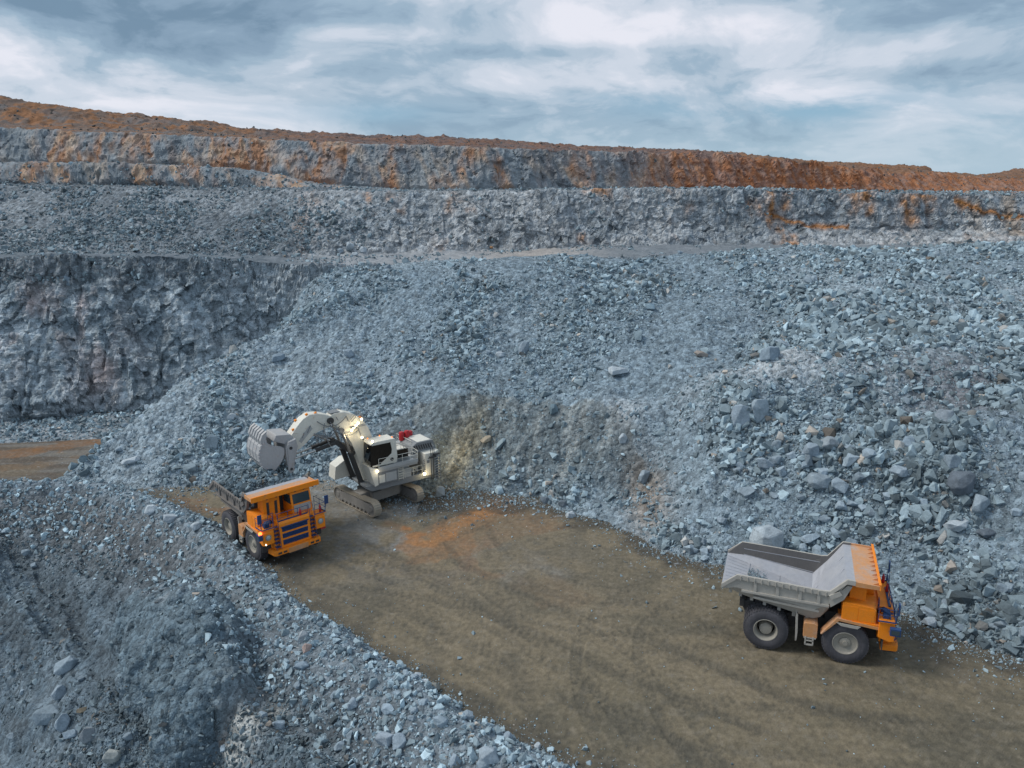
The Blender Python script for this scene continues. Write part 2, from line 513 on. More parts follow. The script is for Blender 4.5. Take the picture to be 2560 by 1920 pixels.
def pile(X, Y):
    d, sd, al = poly_dist(X, Y, TOE_LINE)
    ins = inside(X, Y, PILE_POLY)
    # ragged toe
    d = np.where(ins, d, -d) + fbm2(X * 0.22, Y * 0.22, 4, 31) * 1.5
    a = X / np.maximum(Y, 1)
    b = bay(X, Y)
    k2 = np.interp(a, [-0.4, -0.2, 0.05, 0.25, 0.5], [0.62, 0.50, 0.34, 0.26, 0.21])
    dd = np.maximum(d, 0)
    s1 = np.minimum(dd, 12) * 0.70
    d2 = np.maximum(dd - 12, 0)
    s2 = np.minimum(d2 / (d2 + np.maximum(119.0 - Y, 0) + 3.0) * (22.2 - s1) * 1.15, 30)
    z = s1 + s2
    z = z + (fbm2(X * 0.06, Y * 0.06, 4, 41) * 1.8 + fbm2(X * 0.2, Y * 0.2, 3, 43, ridged=True) * 0.55) * sstep(dd, 1, 12) * (1 - 0.5 * b)
    # shoulders either side of the scoop the excavator has dug, the scoop itself, and the blocky bulge to the right
    for (ix, iy, iz), amp, rx, ry in (((1245, 960, 6), 3.2, 4.5, 8.0), ((700, 900, 6), 2.4, 6.0, 8.0), ((1790, 850, 11), 4.4, 15.0, 6.5),
                                      ((1800, 1010, 6), 1.8, 8.0, 4.5), ((1640, 960, 8), -1.6, 6.0, 4.0), ((1900, 930, 9), -2.0, 8.0, 3.5), ((2150, 1200, 3), -1.5, 6.0, 5.0), ((2080, 1010, 8), 2.4, 7.0, 5.0), ((1960, 1150, 4), -2.0, 9.0, 4.5), ((1430, 960, 6), -1.3, 5.0, 9.0), ((1560, 1000, 6), 1.3, 5.0, 8.0)):
        cc = at_z(ix, iy, iz)
        z = z + amp * np.exp(-((X - cc[0]) / rx) ** 2 - ((Y - cc[1]) / ry) ** 2) * sstep(dd, 0, 8)
    face = np.maximum(scoop_r(X, Y) - 9.3, 0) * 1.25 + 0.15 * fbm2(X * 1.1, Y * 0.3, 3, 57)
    z = np.where(face < z, face, z)
    d = np.where((d > 0) & (scoop_r(X, Y) < 9.1), -0.5, d)      # dug out down to the floor
    cap = 21.6 + 0.5 * sstep(a, 0.08, 0.2) + 0.5 * fbm2(X * 0.12, Y * 0.12, 3, 47)
    for px, yd, hh, rx, ry in ((1250, 124, 0.9, 7, 4), (1690, 122, 2.0, 9, 4), (1420, 121, -0.3, 7, 5), (2060, 123, 1.2, 8, 4), (2240, 122, 1.6, 8, 4), (1560, 123, .2, 4, 3), (640, 125, 1.1, 5, 4), (560, 121, 1.0, 4, 3), (1900, 121, 0.2, 6, 4), (1000, 119, .6, 7, 3)):
        c = at_y(px, 545, yd)
        cap = cap + hh * np.exp(-((X - c[0]) / rx) ** 2 - ((Y - yd) / ry) ** 2)
    k = 1.2
    z = -k * np.log(np.exp(-np.minimum(z, 60) / k) + np.exp(-cap / k))
    # the muck stops at the bench road
    z = np.where(Y > 126, z - (Y - 126) * 0.45, z)
    return z, d


CRAG_FLIP = False


def fore(X, Y):
    d, sd, al = poly_dist(X, Y, BERM)
    n = -d * sd            # + on the far side of the edge, towards the lower pit
    n = n + fbm2(X * 0.3, Y * 0.3, 3, 61) * 0.5
    # length along the edge: 0 far left ... large towards the camera
    rise = sstep(n, -0.2, 1.7) * 1.15
    m = np.maximum(n - 2.7, 0)
    right = sstep(Y, 64, 50)
    g_l = np.minimum(m, 3.2) * 1.1 + np.maximum(m - 3.2, 0) * 0.66
    g_r = np.minimum(m, 7.5) * 0.42 + np.maximum(m - 7.5, 0) * 0.80
    z = rise - (g_l * (1 - right) + g_r * right)
    cd, cs, ca = poly_dist(X, Y, CRAG)
    e = -cd * cs            # + on the far left side of the crag's spine
    e = e + fbm2(X * 0.25, Y * 0.25, 4, 63) * 1.4
    if CRAG_FLIP:
        e = -e
    crag = (1 - sstep(np.abs(e), 2.4, 4.4)) * sstep(ca, 1.0, 6.0) * sstep(m, 0.5, 3)
    z = z + crag * (2.2 + 0.9 * fbm2(X * 0.2, Y * 0.2, 3, 65)) - 0.9 * sstep(e, 1.5, 3.5) * (1 - sstep(e, 3.6, 5.8)) * sstep(ca, 1, 6)
    bumpy = sstep(m, 0, 4)
    z = z + fbm2((X + Y) * 0.16, (X - Y) * 0.035, 4, 77, ridged=True) * 2.0 * sstep(m, 1, 8)
    z = z + (fbm2(X * 0.09, Y * 0.09, 4, 71) * 1.7 + fbm2(X * 0.35, Y * 0.35, 4, 73, ridged=True) * 0.45 * (0.4 + crag)) * bumpy
    z = np.maximum(z, -30 + fbm2(X * .05, Y * .05, 3, 75))
    return z, n, crag, e


def floor_h(X, Y):
    return fbm2(X * 0.08, Y * 0.08, 3, 81) * 0.10 + fbm2(X * 0.9, Y * 0.9, 3, 83) * 0.025


def height(X, Y, full=False):
    fl = floor_h(X, Y)
    zb, ib = bench(X, Y)
    zb = np.where(ib > 0, zb + fl, fl - 0.3)
    zp, dp = pile(X, Y)
    zp = np.where(dp > 0, zp + fl, fl - 0.3)
    zf, nf, crag, e = fore(X, Y)
    z = np.maximum(np.maximum(fl, zb), zp)
    zone = np.zeros(X.shape, np.int8)                 # 0 floor
    zone = np.where((ib > 0) & (zb >= z - 1e-6), ib + 10, zone)
    zone = np.where((dp > 0) & (zp >= z - 1e-6), 1, zone)
    fsel = nf > 0
    z = np.where(fsel, zf + fl, z)
    zone = np.where(fsel, 2, zone)
    # small relief of broken rock
    rub = ((zone == 1) | (zone == 2)).astype(np.float32)
    far = (zone > 10)
    z = z + rub * (fbm2(X * 0.9, Y * 0.9, 3, 91, gain=0.6) * 0.28)
    z = z + far * fbm2(X * 0.5, Y * 0.5, 4, 93, gain=0.6) * 0.5 * sstep(Y, 104, 112)
    z = z + (zone >= 19) * (fbm2(X * 0.13, Y * 0.1, 4, 95, ridged=True) * 1.1 + fbm2(X * 0.5, Y * 0.3, 3, 97) * 0.5) * sstep(Y, 188, 215)
    if full:
        return z, zone, dp, nf, crag, e
    return z


def ground_hit(px, py):
    """first point of the terrain along a sight line"""
    d = ray(px, py)
    t = np.concatenate([np.linspace(25, 200, 6000), np.linspace(200, 420, 1500)[1:]])
    X, Y = d[0] / d[1] * t, t
    Z = CAM_H + d[2] / d[1] * t
    hgt = height(X, Y)
    k = np.argmax(Z < hgt)
    return Vector((X[k], Y[k], hgt[k]))


# ------------------------------------------------------------------ terrain grid
NCOL, NROW = 1240, 1340
a_in = np.linspace(-0.86, 0.86, NCOL)
a_cols = np.concatenate([[-3.5, -2.5, -1.8, -1.4, -1.15, -0.98, -0.91], a_in, [0.91, 0.98, 1.15, 1.4, 1.8, 2.5, 3.5]])
a_key = np.linspace(-0.9, 0.9, 37)
yf = np.concatenate([np.linspace(14, 200, 5000), np.linspace(200, 460, 1600)[1:]])
rows_key = []
u_t = np.linspace(0, 1, NROW)
for ak in a_key:
    z = height(ak * yf, yf)
    # smooth, so that only the large relief steers the row spacing
    kern = np.ones(25) / 25.0
    z = np.convolve(np.pad(z, 12, 'edge'), kern, 'valid')
    dist = np.sqrt((ak * yf) ** 2 + yf ** 2 + (CAM_H - z) ** 2)
    dy_, dz_ = np.diff(yf), np.abs(np.diff(z))
    dm = (0.30 * dy_ + 1.15 * dz_) / dist[1:] + dy_ * 0.0016 * (yf[1:] < 120) + dy_ * 0.0004
    msum = np.concatenate([[0], np.cumsum(dm)])
    rows_key.append(np.interp(u_t, msum / msum[-1], yf))
rows_key = np.array(rows_key)
# smooth across azimuth
rk = rows_key.copy()
for _ in range(2):
    rk[1:-1] = (rk[:-2] + rk[1:-1] * 2 + rk[2:]) / 4
ac = np.clip(a_cols, -0.9, 0.9)
k = np.clip(np.searchsorted(a_key, ac) - 1, 0, len(a_key) - 2)
tt = ((ac - a_key[k]) / (a_key[k + 1] - a_key[k]))[:, None]
GY = (rk[k] * (1 - tt) + rk[k + 1] * tt)                 # (cols, rows)
GX = GY * a_cols[:, None]
GZ, ZONE, DP, NF, CRAG_W, EDGE = height(GX, GY, full=True)
print('terrain heights', GZ.shape)

# normals of the height grid
def grid_normals(X, Y, Z):
    P = np.stack([X, Y, Z], -1)
    du = np.empty_like(P); dv = np.empty_like(P)
    du[1:-1] = P[2:] - P[:-2]; du[0] = P[1] - P[0]; du[-1] = P[-1] - P[-2]
    dv[:, 1:-1] = P[:, 2:] - P[:, :-2]; dv[:, 0] = P[:, 1] - P[:, 0]; dv[:, -1] = P[:, -1] - P[:, -2]
    n = np.cross(du, dv)
    return n / np.maximum(np.linalg.norm(n, axis=-1, keepdims=True), 1e-9)


NRM = grid_normals(GX, GY, GZ)
steep = 1 - np.abs(NRM[..., 2])
PX, PY, PZ = GX.copy(), GY.copy(), GZ.copy()
# craggy relief on the steep faces: blocks, ledges and joints pushed out along a smoothed normal
hor = NRM.copy()
for _ in range(6):
    hor[1:-1] = (hor[:-2] + hor[1:-1] + hor[2:]) / 3
    hor[:, 1:-1] = (hor[:, :-2] + hor[:, 1:-1] + hor[:, 2:]) / 3
hor /= np.maximum(np.linalg.norm(hor, axis=-1, keepdims=True), 1e-9)
face_w = np.where(ZONE > 10, sstep(1 - np.abs(hor[..., 2]), 0.10, 0.30), 0.0)
face_w = np.where(ZONE == 2, CRAG_W * 0.9, face_w)
sel = face_w > 0.02
xs, ys, zs, fw = GX[sel], GY[sel], GZ[sel], face_w[sel]
far_k = 1.0 - sstep(ys, 128, 150) * 0.30
f2, r2, t2 = worley3(xs / 1.5 + 5, ys / 1.5, zs / 2.2, 221)
f1, r1, t1 = worley3(xs / 3.6 + 5, ys / 3.6, zs / 6.0, 201)
flute = fbm3(xs * 0.30 + zs * 0.05, ys * 0.30, zs * 0.075, 4, 231, ridged=True)
butt = fbm3(xs * 0.075, ys * 0.075, zs * 0.03, 3, 233)
led = fbm3(xs * 0.5, ys * 0.5, zs * 0.8, 4, 241, ridged=True)
crk = fbm3(xs * 1.3 + zs * 0.4, ys * 1.3, zs * 1.0, 3, 243, ridged=True)
disp = butt * 2.2 + flute * 0.85 + (r1 - .5) * 0.9 + t1 * 0.7 + (r2 - .5) * 0.55 + t2 * 1.1 + led * 0.35 + crk * 0.22
disp = disp * fw * far_k * np.where(ys < 75, 0.5, 1.0)
PX[sel] += hor[sel, 0] * disp
PY[sel] += hor[sel, 1] * disp
PZ[sel] += hor[sel, 2] * disp * 0.5

# ------------------------------------------------------------------ material colour of the ground (albedo, in plan and height)
def colour_terrain(X, Y, Z, zone, steepv, dp, nf, crag, e, disp_all):
    n = X.shape
    g1 = fbm2(X * 0.045, Y * 0.045, 4, 301)
    g2 = fbm2(X * 0.3, Y * 0.3, 4, 303)
    col = np.empty(n + (3,), np.float32)
    base = np.array([0.190, 0.250, 0.300])
    dark = np.array([0.115, 0.135, 0.160])
    pale = np.array([0.32, 0.378, 0.42])
    col[:] = base
    def lay(mask, c):
        mm = np.clip(mask, 0, 1)[..., None]
        col[:] = col * (1 - mm) + np.array(c) * mm
    # ---- muck pile
    isp = zone == 1
    lay(isp * (0.35 + g1 * 1.1 + g2 * 0.3) * 0.55, pale)
    b = bay(X, Y)
    lay(isp * sstep(b, 0.25, 0.8) * 0.9 * sstep(dp, 0.5, 5), (0.120, 0.148, 0.165))
    fl_ = fbm2(X * 0.75 - Y * 0.30 + 0.8 * g1, Y * 0.16, 5, 371, gain=0.65)
    lay(isp * sstep(b, 0.2, 0.6) * sstep(fl_, -0.05, 0.45) * sstep(dp, 0.5, 4) * 0.6, (0.29, 0.315, 0.32))
    lay(isp * sstep(b, 0.2, 0.6) * sstep(-fl_, 0.05, 0.4) * sstep(dp, 0.5, 4) * 0.45, (0.095, 0.115, 0.13))
    for (ix, iy, iz), rx, ry, st in (((1340, 800, 13), 2.5, 2, .5), ((1560, 800, 13), 4.5, 2.5, .7), ((1740, 810, 13), 5.5, 3, .7), ((1590, 880, 10), 4, 2.5, .5), ((1880, 835, 12), 4.5, 3, .35)):
        cc = at_z(ix, iy, iz)
        lay(isp * np.exp(-((X - cc[0]) / rx) ** 2 - ((Y - cc[1]) / ry) ** 2) * st * (0.8 + g2), (0.42, 0.44, 0.46))
    # ochre smear running down the dug face
    c0 = at_z(1000, 985, 3)
    sm = np.exp(-((X - c0[0] - (Y - c0[1]) * 0.35) / 2.2) ** 2 - ((Y - c0[1]) / 6.0) ** 2)
    lay(isp * sm * (0.7 + g2), (0.27, 0.235, 0.16))
    c1 = at_z(1400, 1020, 5)
    lay(isp * np.exp(-((X - c1[0]) / 2.0) ** 2 - ((Y - c1[1]) / 5.0) ** 2) * 0.8, (0.24, 0.19, 0.15))
    c2 = at_z(2100, 900, 10)
    lay(isp * np.exp(-((X - c2[0]) / 7.0) ** 2 - ((Y - c2[1]) / 6.0) ** 2) * 0.6, (0.15, 0.13, 0.135))
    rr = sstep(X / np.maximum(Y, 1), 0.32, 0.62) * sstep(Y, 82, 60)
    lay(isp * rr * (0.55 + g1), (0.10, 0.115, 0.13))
    # ---- foreground slope
    isf = zone == 2
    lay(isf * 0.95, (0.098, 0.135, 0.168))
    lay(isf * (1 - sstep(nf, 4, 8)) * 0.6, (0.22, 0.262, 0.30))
    s_l = sstep(Y, 60, 72)
    lay(isf * sstep(nf, 2.4, 4.5) * (1 - sstep(nf, 5, 12)) * (0.35 + 0.5 * s_l), (0.12, 0.127, 0.135))
    gul = fbm2((X + Y) * 0.45, (X - Y) * 0.07, 4, 311)
    lay(isf * sstep(gul, -0.05, 0.4) * 0.55 * sstep(nf, 3, 8), (0.070, 0.084, 0.097))
    lay(isf * sstep(-gul, 0.05, 0.4) * 0.4 * sstep(nf, 3, 8), (0.17, 0.21, 0.245))
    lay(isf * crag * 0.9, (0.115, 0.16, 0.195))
    lay(isf * crag * sstep(g2, 0.05, 0.5) * 0.5, (0.26, 0.285, 0.31))
    # pale band and a rusty joint along the lip of the crag
    lip = np.exp(-((e + 5.6) / 1.6) ** 2) * sstep(nf, 6, 9)
    lay(isf * lip * 0.85, (0.40, 0.41, 0.40))
    lay(isf * np.exp(-((e + 4.2) / 0.22) ** 2) * sstep(nf, 9, 13) * 0.8, (0.34, 0.20, 0.11))
    # ---- terraces
    a = X / np.maximum(Y, 1)
    streak = fbm3(X * 0.16, Y * 0.05, Z * 0.05, 4, 321)
    streak2 = fbm3(X * 0.55, Y * 0.3, Z * 0.16, 4, 323)
    diag = fbm3((X + Z * 0.9) * 0.28, Y * 0.1, (Z - X) * 0.06, 4, 325)
    cliff = (zone > 10) & (zone <= 12)
    lay(cliff * 0.9, (0.235, 0.285, 0.325))
    lay(cliff * sstep(streak2, -0.05, 0.4) * 0.5, (0.15, 0.17, 0.19))
    lay(cliff * sstep(diag, -0.1, 0.35) * 0.7, (0.42, 0.475, 0.52))
    pk = at_z(70, 690, 14); pk2 = at_z(245, 780, 7)
    for cc, rx, rz in ((pk, 4.5, 5), (pk2, 4, 4.5), (at_y(180, 650, 117), 3, 4), (at_y(30, 640, 117), 3, 4)):
        cx = cc[0] * 117.0 / cc[1]
        cz = CAM_H + (cc[2] - CAM_H) * 117.0 / cc[1]
        lay(cliff * np.exp(-((X - cx) / rx) ** 2 - ((Z - cz) / rz) ** 2) * sstep(streak2 + streak, -0.35, 0.3) * 0.85, (0.50, 0.42, 0.41))
    lay(cliff * sstep(Z + 3 * g2, 17.5, 20) * 0.7, (0.125, 0.145, 0.165))
    lay(cliff * sstep(a, -0.42, -0.34) * 0.45, (0.42, 0.47, 0.51))
    lay(cliff * sstep(Z, 3.0, 1.0) * 0.8, (0.24, 0.27, 0.30))
    # bench road
    rd = (zone == 13)
    lay(rd * 1.0, (0.125, 0.15, 0.175))
    lay(rd * sstep(a, -0.30, -0.2) * (1 - 0.75 * sstep(a, 0.06, 0.14)) * 0.8, (0.30, 0.315, 0.335))
    lay(rd * sstep(g2, -0.1, 0.5) * 0.5, (0.20, 0.22, 0.25))
    c3 = at_y(1150, 548, 137)
    lay(rd * np.exp(-((X - c3[0]) / 9.0) ** 2) * 0.4, (0.37, 0.30, 0.24))
    # face B
    fb = (zone >= 14) & (zone <= 15)
    lay(fb * 0.9, (0.26, 0.29, 0.32))
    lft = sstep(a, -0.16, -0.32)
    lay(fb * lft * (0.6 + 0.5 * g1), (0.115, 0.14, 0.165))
    lay(fb * (1 - lft) * sstep(streak2, 0.0, 0.45) * 0.6, (0.12, 0.14, 0.155))
    lay(fb * (1 - lft) * sstep(diag, 0.0, 0.4) * 0.65, (0.38, 0.395, 0.41))
    mid = np.exp(-((a + 0.02) / 0.09) ** 2)
    lay(fb * mid * 0.4, (0.37, 0.38, 0.39))
    spb = sstep(fbm3(X * 0.9, Y * 0.5, Z * 0.6, 4, 365), -0.2, 0.4)
    rfan = sstep(fbm3(X * 0.16 + 4, Y * 0.1, Z * 0.14, 4, 331), 0.02, 0.35) * sstep(streak2 + diag, -0.3, 0.3) * (0.25 + 0.75 * spb)
    lay(fb * (1 - lft) * rfan * 0.95, (0.42, 0.20, 0.08))
    fan = sstep(fbm3(X * 0.09 + 8, Y * 0.1, Z * 0.1, 3, 367) - (Z - 26) * 0.035, 0.0, 0.25)
    lay(fb * (1 - lft) * fan * 0.75, (0.40, 0.42, 0.44))
    # one rusty vein that sags across the face
    for va, vx0, vx1, z0, zs_, wd in ((0, 1650, 1830, 27.3, -2.6, 0.35), (0, 2060, 2212, 29.5, -3.5, 0.5)):
        p0, p1 = at_y(vx0, 470, 147), at_y(vx1, 470, 147)
        q = np.clip((X - p0[0]) / (p1[0] - p0[0]), 0, 1)
        zl = z0 + zs_ * np.sin(np.minimum(q * 1.1, 1) * math.pi * 0.55) + streak2 * 0.8
        ins_ = ((X > p0[0]) & (X < p1[0]))
        lay(fb * ins_ * np.exp(-((Z - zl) / (wd * (1 + 0.6 * g2))) ** 2) * 0.9, (0.42, 0.17, 0.04))
    lay(fb * sstep(a, 0.52, 0.66) * sstep(g2 + streak, -0.1, 0.3) * 0.6, (0.25, 0.16, 0.085))
    lay(fb * lft * sstep(fbm3(X * 0.06, Y * 0.05, Z * 0.12, 4, 381), 0.0, 0.3) * 0.6, (0.27, 0.30, 0.33))
    tp = (zone == 16)
    lay(tp * 1.0, (0.17, 0.195, 0.22))
    # B2 face and wall C
    fc = ((zone == 17) | (zone == 18) | (zone == 19))
    lay(fc * 0.95, (0.205, 0.235, 0.262))
    lay(fc * sstep(diag, -0.05, 0.35) * 0.6, (0.38, 0.39, 0.39))
    lay(fc * sstep(streak, -0.02, -0.4) * 0.5, (0.12, 0.14, 0.16))
    cl = np.interp(a, [-0.75, -0.5, -0.45, -0.3, -0.2, 0.0, 0.1, 0.2, 0.3, 0.7], [0.30, 0.45, 0.60, 0.55, 0.5, 0.32, 0.45, 0.75, 1.1, 1.3])
    rus = sstep(streak * 0.9 + diag * 0.5 + g2 * 0.2 + cl * 0.9, 0.42, 0.72)
    vein = sstep(1 - np.abs(fbm3((X + Z * 0.35) * 0.22, Y * 0.05, Z * 0.035, 4, 361)) * 3.2, 0.35, 0.95)
    spk = sstep(fbm3(X * 0.9, Y * 0.5, Z * 0.45, 4, 363), -0.35, 0.35)
    rus = np.clip(rus * 0.55 + vein * np.clip(cl * 1.2, 0, 1) * (0.35 + rus), 0, 1) * (0.35 + 0.65 * spk)
    lay(fc * np.clip(rus * 1.25, 0, 1) * 0.85, (0.34, 0.165, 0.08))
    lay(fc * rus * sstep(streak2, 0.0, 0.5) * 0.7, (0.48, 0.33, 0.21))
    lay(fc * vein * sstep(streak2 + diag, -0.1, 0.3) * 0.45, (0.42, 0.36, 0.30))
    lay(fc * rus * sstep(g2, 0.0, 0.5) * sstep(a, 0.2, 0.35) * 0.6, (0.13, 0.065, 0.04))
    lay(fc * sstep(a, 0.10, 0.30) * 0.85 * (0.6 + 0.4 * spk), (0.30, 0.115, 0.045))
    # ridge D
    fd = ((zone == 20) | (zone == 21) | (zone == 22))
    lay(fd * 0.95, (0.145, 0.10, 0.078))
    lay(fd * sstep(g2 + streak2, -0.3, 0.4) * 0.8, (0.25, 0.115, 0.05))
    lay(fd * sstep(fbm2(X * 0.08, Y * 0.2, 4, 341), 0.05, 0.3) * 0.6, (0.12, 0.125, 0.135))
    lay(fd * sstep(a, -0.36, -0.2) * 0.5 * (a < 0.25), (0.14, 0.09, 0.085))
    lay(fd * sstep(a, 0.3, 0.36) * 0.6, (0.21, 0.105, 0.055))
    # ---- pit floor
    fl = zone == 0
    lay(fl * 1.0, (0.150, 0.127, 0.088))
    lay(fl * sstep(g1, -0.3, 0.5) * 0.6, (0.195, 0.160, 0.113))
    lay(fl * sstep(fbm2(X * 0.35, Y * 0.06, 4, 351), 0.1, 0.6) * 0.5, (0.088, 0.080, 0.064))
    left_road = sstep(X, -34, -42) * sstep(Y, 78, 84)
    lay(fl * left_road * 0.85, (0.15, 0.145, 0.14))
    lay(fl * left_road * sstep(fbm2(X * 0.08, Y * 0.6, 4, 373), -0.1, 0.3) * 0.8, (0.085, 0.065, 0.05))
    return col, g1, g2


DISP = np.zeros_like(GX)
DISP[sel] = disp
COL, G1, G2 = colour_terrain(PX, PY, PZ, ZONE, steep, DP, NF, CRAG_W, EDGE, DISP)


def paint(mask, c, zones=(0,)):
    mm = np.clip(mask, 0, 1) * np.isin(ZONE, zones)
    COL[:] = COL * (1 - mm[..., None]) + np.array(c, np.float32) * mm[..., None]


WN = fbm2(GX * 0.5, GY * 0.5, 4, 401)
WF = fbm2(GX * 2.6, GY * 2.6, 3, 403, gain=0.6)
WD = fbm2((GX + GY * 0.4) * 0.12, GY * 0.3, 4, 405)
# pale crushed stone spilled around the shovel
for pts, hw, st in (([(860, 1105), (930, 1100), (1000, 1080)], 2.4, 0.85), ([(830, 1150), (890, 1185)], 1.2, 0.6), ([(700, 1080), (760, 1130)], 2.0, 0.6),
                    ([(1100, 1250), (1190, 1235)], 0.8, 0.4), ([(560, 1080), (700, 1060)], 2.6, 0.7), ([(860, 1060), (960, 1065)], 2.2, 0.7)):
    pl = [tuple(at_z(x, y, 0)[:2]) for x, y in pts]
    d, _, _ = poly_dist(GX, GY, pl)
    paint(st * 0.8 * sstep(hw - d + WN * 4.0, -1.2, 1.8) * (0.55 + 0.45 * sstep(fbm2(GX * 1.6, GY * 1.6, 3, 415), -0.3, 0.3)), (0.26, 0.28, 0.30))
# uneven damp, dust and grit on the floor
paint(sstep(WD + 0.4 * WN, 0.05, 0.4) * 0.45, (0.085, 0.080, 0.063))
paint(sstep(-WD + 0.4 * WN, 0.15, 0.5) * 0.35, (0.215, 0.175, 0.120))
paint(sstep(WF, 0.15, 0.5) * 0.40, (0.070, 0.064, 0.052))
paint(sstep(-WF, 0.2, 0.5) * 0.32, (0.235, 0.20, 0.155))
c_ = at_z(860, 1180, 0)
paint(np.exp(-((GX - c_[0]) / 11) ** 2 - ((GY - c_[1]) / 6) ** 2) * sstep(WN + 0.5 * WF, -0.15, 0.3) * 0.5, (0.19, 0.195, 0.20))
# stains on the floor: (image survey points, half width m, colour, strength)
for pts, hw, c, st in (
        ([(1110, 1050), (1060, 1100), (1010, 1130), (960, 1165), (930, 1195)], 3.0, (0.27, 0.14, 0.065), 0.7),
        ([(1070, 1085), (1020, 1120), (965, 1150), (935, 1165)], 1.7, (0.46, 0.19, 0.05), 0.95),
        ([(880, 1140), (930, 1160)], 0.9, (0.40, 0.16, 0.045), 0.9),
        ([(840, 1130), (900, 1150), (950, 1175), (1000, 1210), (1060, 1245)], 1.0, (0.215, 0.115, 0.06), 0.5),
        ([(960, 1165), (1050, 1140), (1130, 1120)], 4.2, (0.21, 0.13, 0.075), 0.6),
        ([(1010, 1085), (930, 1080)], 1.0, (0.22, 0.13, 0.07), 0.7),
        ([(0, 985), (120, 966), (275, 938)], 2.4, (0.20, 0.105, 0.05), 0.9),
        ([(0, 1010), (120, 1000), (180, 985)], 1.0, (0.17, 0.11, 0.065), 0.6),
        ([(400, 1095), (470, 1110)], 1.4, (0.20, 0.105, 0.055), 0.85),
        ([(380, 1080), (470, 1085)], 0.6, (0.22, 0.12, 0.06), 0.7),
        ([(1150, 1260), (1250, 1300)], 2.0, (0.17, 0.12, 0.08), 0.4),
        ([(840, 1210), (1000, 1240)], 2.0, (0.165, 0.13, 0.095), 0.35),
):
    pl = [tuple(at_z(x, y, 0)[:2]) for x, y in pts]
    d, _, _ = poly_dist(GX, GY, pl)
    paint(st * sstep(hw - d + WN * 1.9, -0.1, 0.55) * (0.8 + 0.5 * WN) * (0.6 + 0.4 * sstep(WF, -0.4, 0.2)), c)
# dark damp soil along the foot of the muck pile and of the berm
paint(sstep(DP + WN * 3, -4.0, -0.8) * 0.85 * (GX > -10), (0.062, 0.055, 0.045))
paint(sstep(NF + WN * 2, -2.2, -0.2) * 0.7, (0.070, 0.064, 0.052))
# specks of stone
SP = noise2(GX * 3.1, GY * 3.1, 411)
paint(sstep(SP, 0.80, 0.93) * (0.10 + 0.75 * sstep(DP, -9, -1)), (0.30, 0.32, 0.34))
SP2 = fbm2(GX * 1.7, GY * 1.7, 3, 413)
paint(sstep(SP2, 0.25, 0.6) * 0.25, (0.20, 0.18, 0.15))
paint(sstep(-SP2, 0.25, 0.6) * 0.30, (0.075, 0.072, 0.06))

# tyre tracks: pairs of shallow lugged ruts that follow the haul paths
TRACKS = [
    ([(930, 1225), (1150, 1330), (1330, 1440), (1450, 1600), (1500, 1700)], 1),
    ([(560, 1230), (760, 1320), (960, 1420), (1250, 1560), (1500, 1680)], 1),
    ([(640, 1220), (900, 1310), (1150, 1470), (1420, 1640)], 1),
    ([(1330, 1700), (1250, 1560), (1225, 1440), (1240, 1370), (1300, 1290), (1430, 1230), (1520, 1225)], 2),
    ([(1480, 1660), (1400, 1540), (1360, 1420), (1370, 1350), (1440, 1290), (1560, 1260)], 2),
    ([(1230, 1520), (1290, 1420), (1450, 1385), (1620, 1390)], 2),
    ([(870, 1230), (890, 1180), (960, 1140), (1060, 1110)], 1),
    ([(1000, 1130), (1040, 1210), (1130, 1300), (1260, 1340), (1500, 1330)], 1),
    ([(1700, 1470), (1900, 1500), (2212, 1560)], 1),
    ([(1500, 1560), (1800, 1590), (2212, 1620)], 1),
    ([(700, 1230), (1000, 1270), (1300, 1380), (1700, 1560), (2100, 1650)], 1),
]
for k_ in range(16):      # fainter older passes that follow the same sweep
    o1, o2 = random.Random(k_).uniform(-60, 60), random.Random(k_ + 50).uniform(-90, 90)
    if k_ % 2:
        TRACKS.append(([(760 + o1, 1190 + o1 * .5), (930 + o1, 1290 + o2 * .3), (1150 + o2, 1420 + o1 * .6), (1420 + o1, 1560 + o2 * .5), (1700 + o2, 1640)], 3))
    else:
        TRACKS.append(([(1000 + o1, 1120), (1120 + o1, 1230 + o2 * .3), (1330 + o2, 1330), (1620 + o1, 1430 + o1 * .6), (2000 + o2, 1560 + o2 * .4), (2300, 1640 + o1)], 3))


def smooth_path(pts, n=10):
    P = np.array(pts)
    t = np.arange(len(P))
    tn = np.linspace(0, len(P) - 1, n * (len(P) - 1) + 1)
    out = np.stack([np.interp(tn, t, P[:, i]) for i in (0, 1)], 1)
    for _ in range(n):
        out[1:-1] = (out[:-2] + out[1:-1] * 2 + out[2:]) / 4
    return out
floor_sel = (ZONE == 0) & (GY < 100)
fx, fy = GX[floor_sel], GY[floor_sel]
tz = np.zeros_like(fx); tdark = np.zeros_like(fx)
for pts, kind in TRACKS:
    P = smooth_path([tuple(at_z(x, y, 0)[:2]) for x, y in pts], 5)
    d, sd, al = poly_dist(fx, fy, [tuple(p) for p in P])
    s_ = d * sd
    for off in (-2.2, 2.2) if kind != 2 else (-0.5,):
        q = np.abs(s_ - off)
        lug = 0.5 + 0.5 * np.sign(np.sin(al * 9.5 + np.sign(s_ - off) * 1.2 + q * 3))
        wear = sstep(fbm2(fx * 0.16, fy * 0.16, 3, 421 + len(pts)), -0.6, 0.1)
        band = (1 - sstep(q, 0.36, 0.5)) * wear
        dk = (0, 1, 1, 0.22)[kind]
        tz -= band * (0.012 + 0.02 * lug) * dk
        tz += (sstep(q, 0.40, 0.52) * (1 - sstep(q, 0.55, 0.8))) * wear * 0.02 * dk
        tdark += band * (0.14 + 0.30 * lug) * (1.4, 0.7, 0.65, 0.2)[kind]
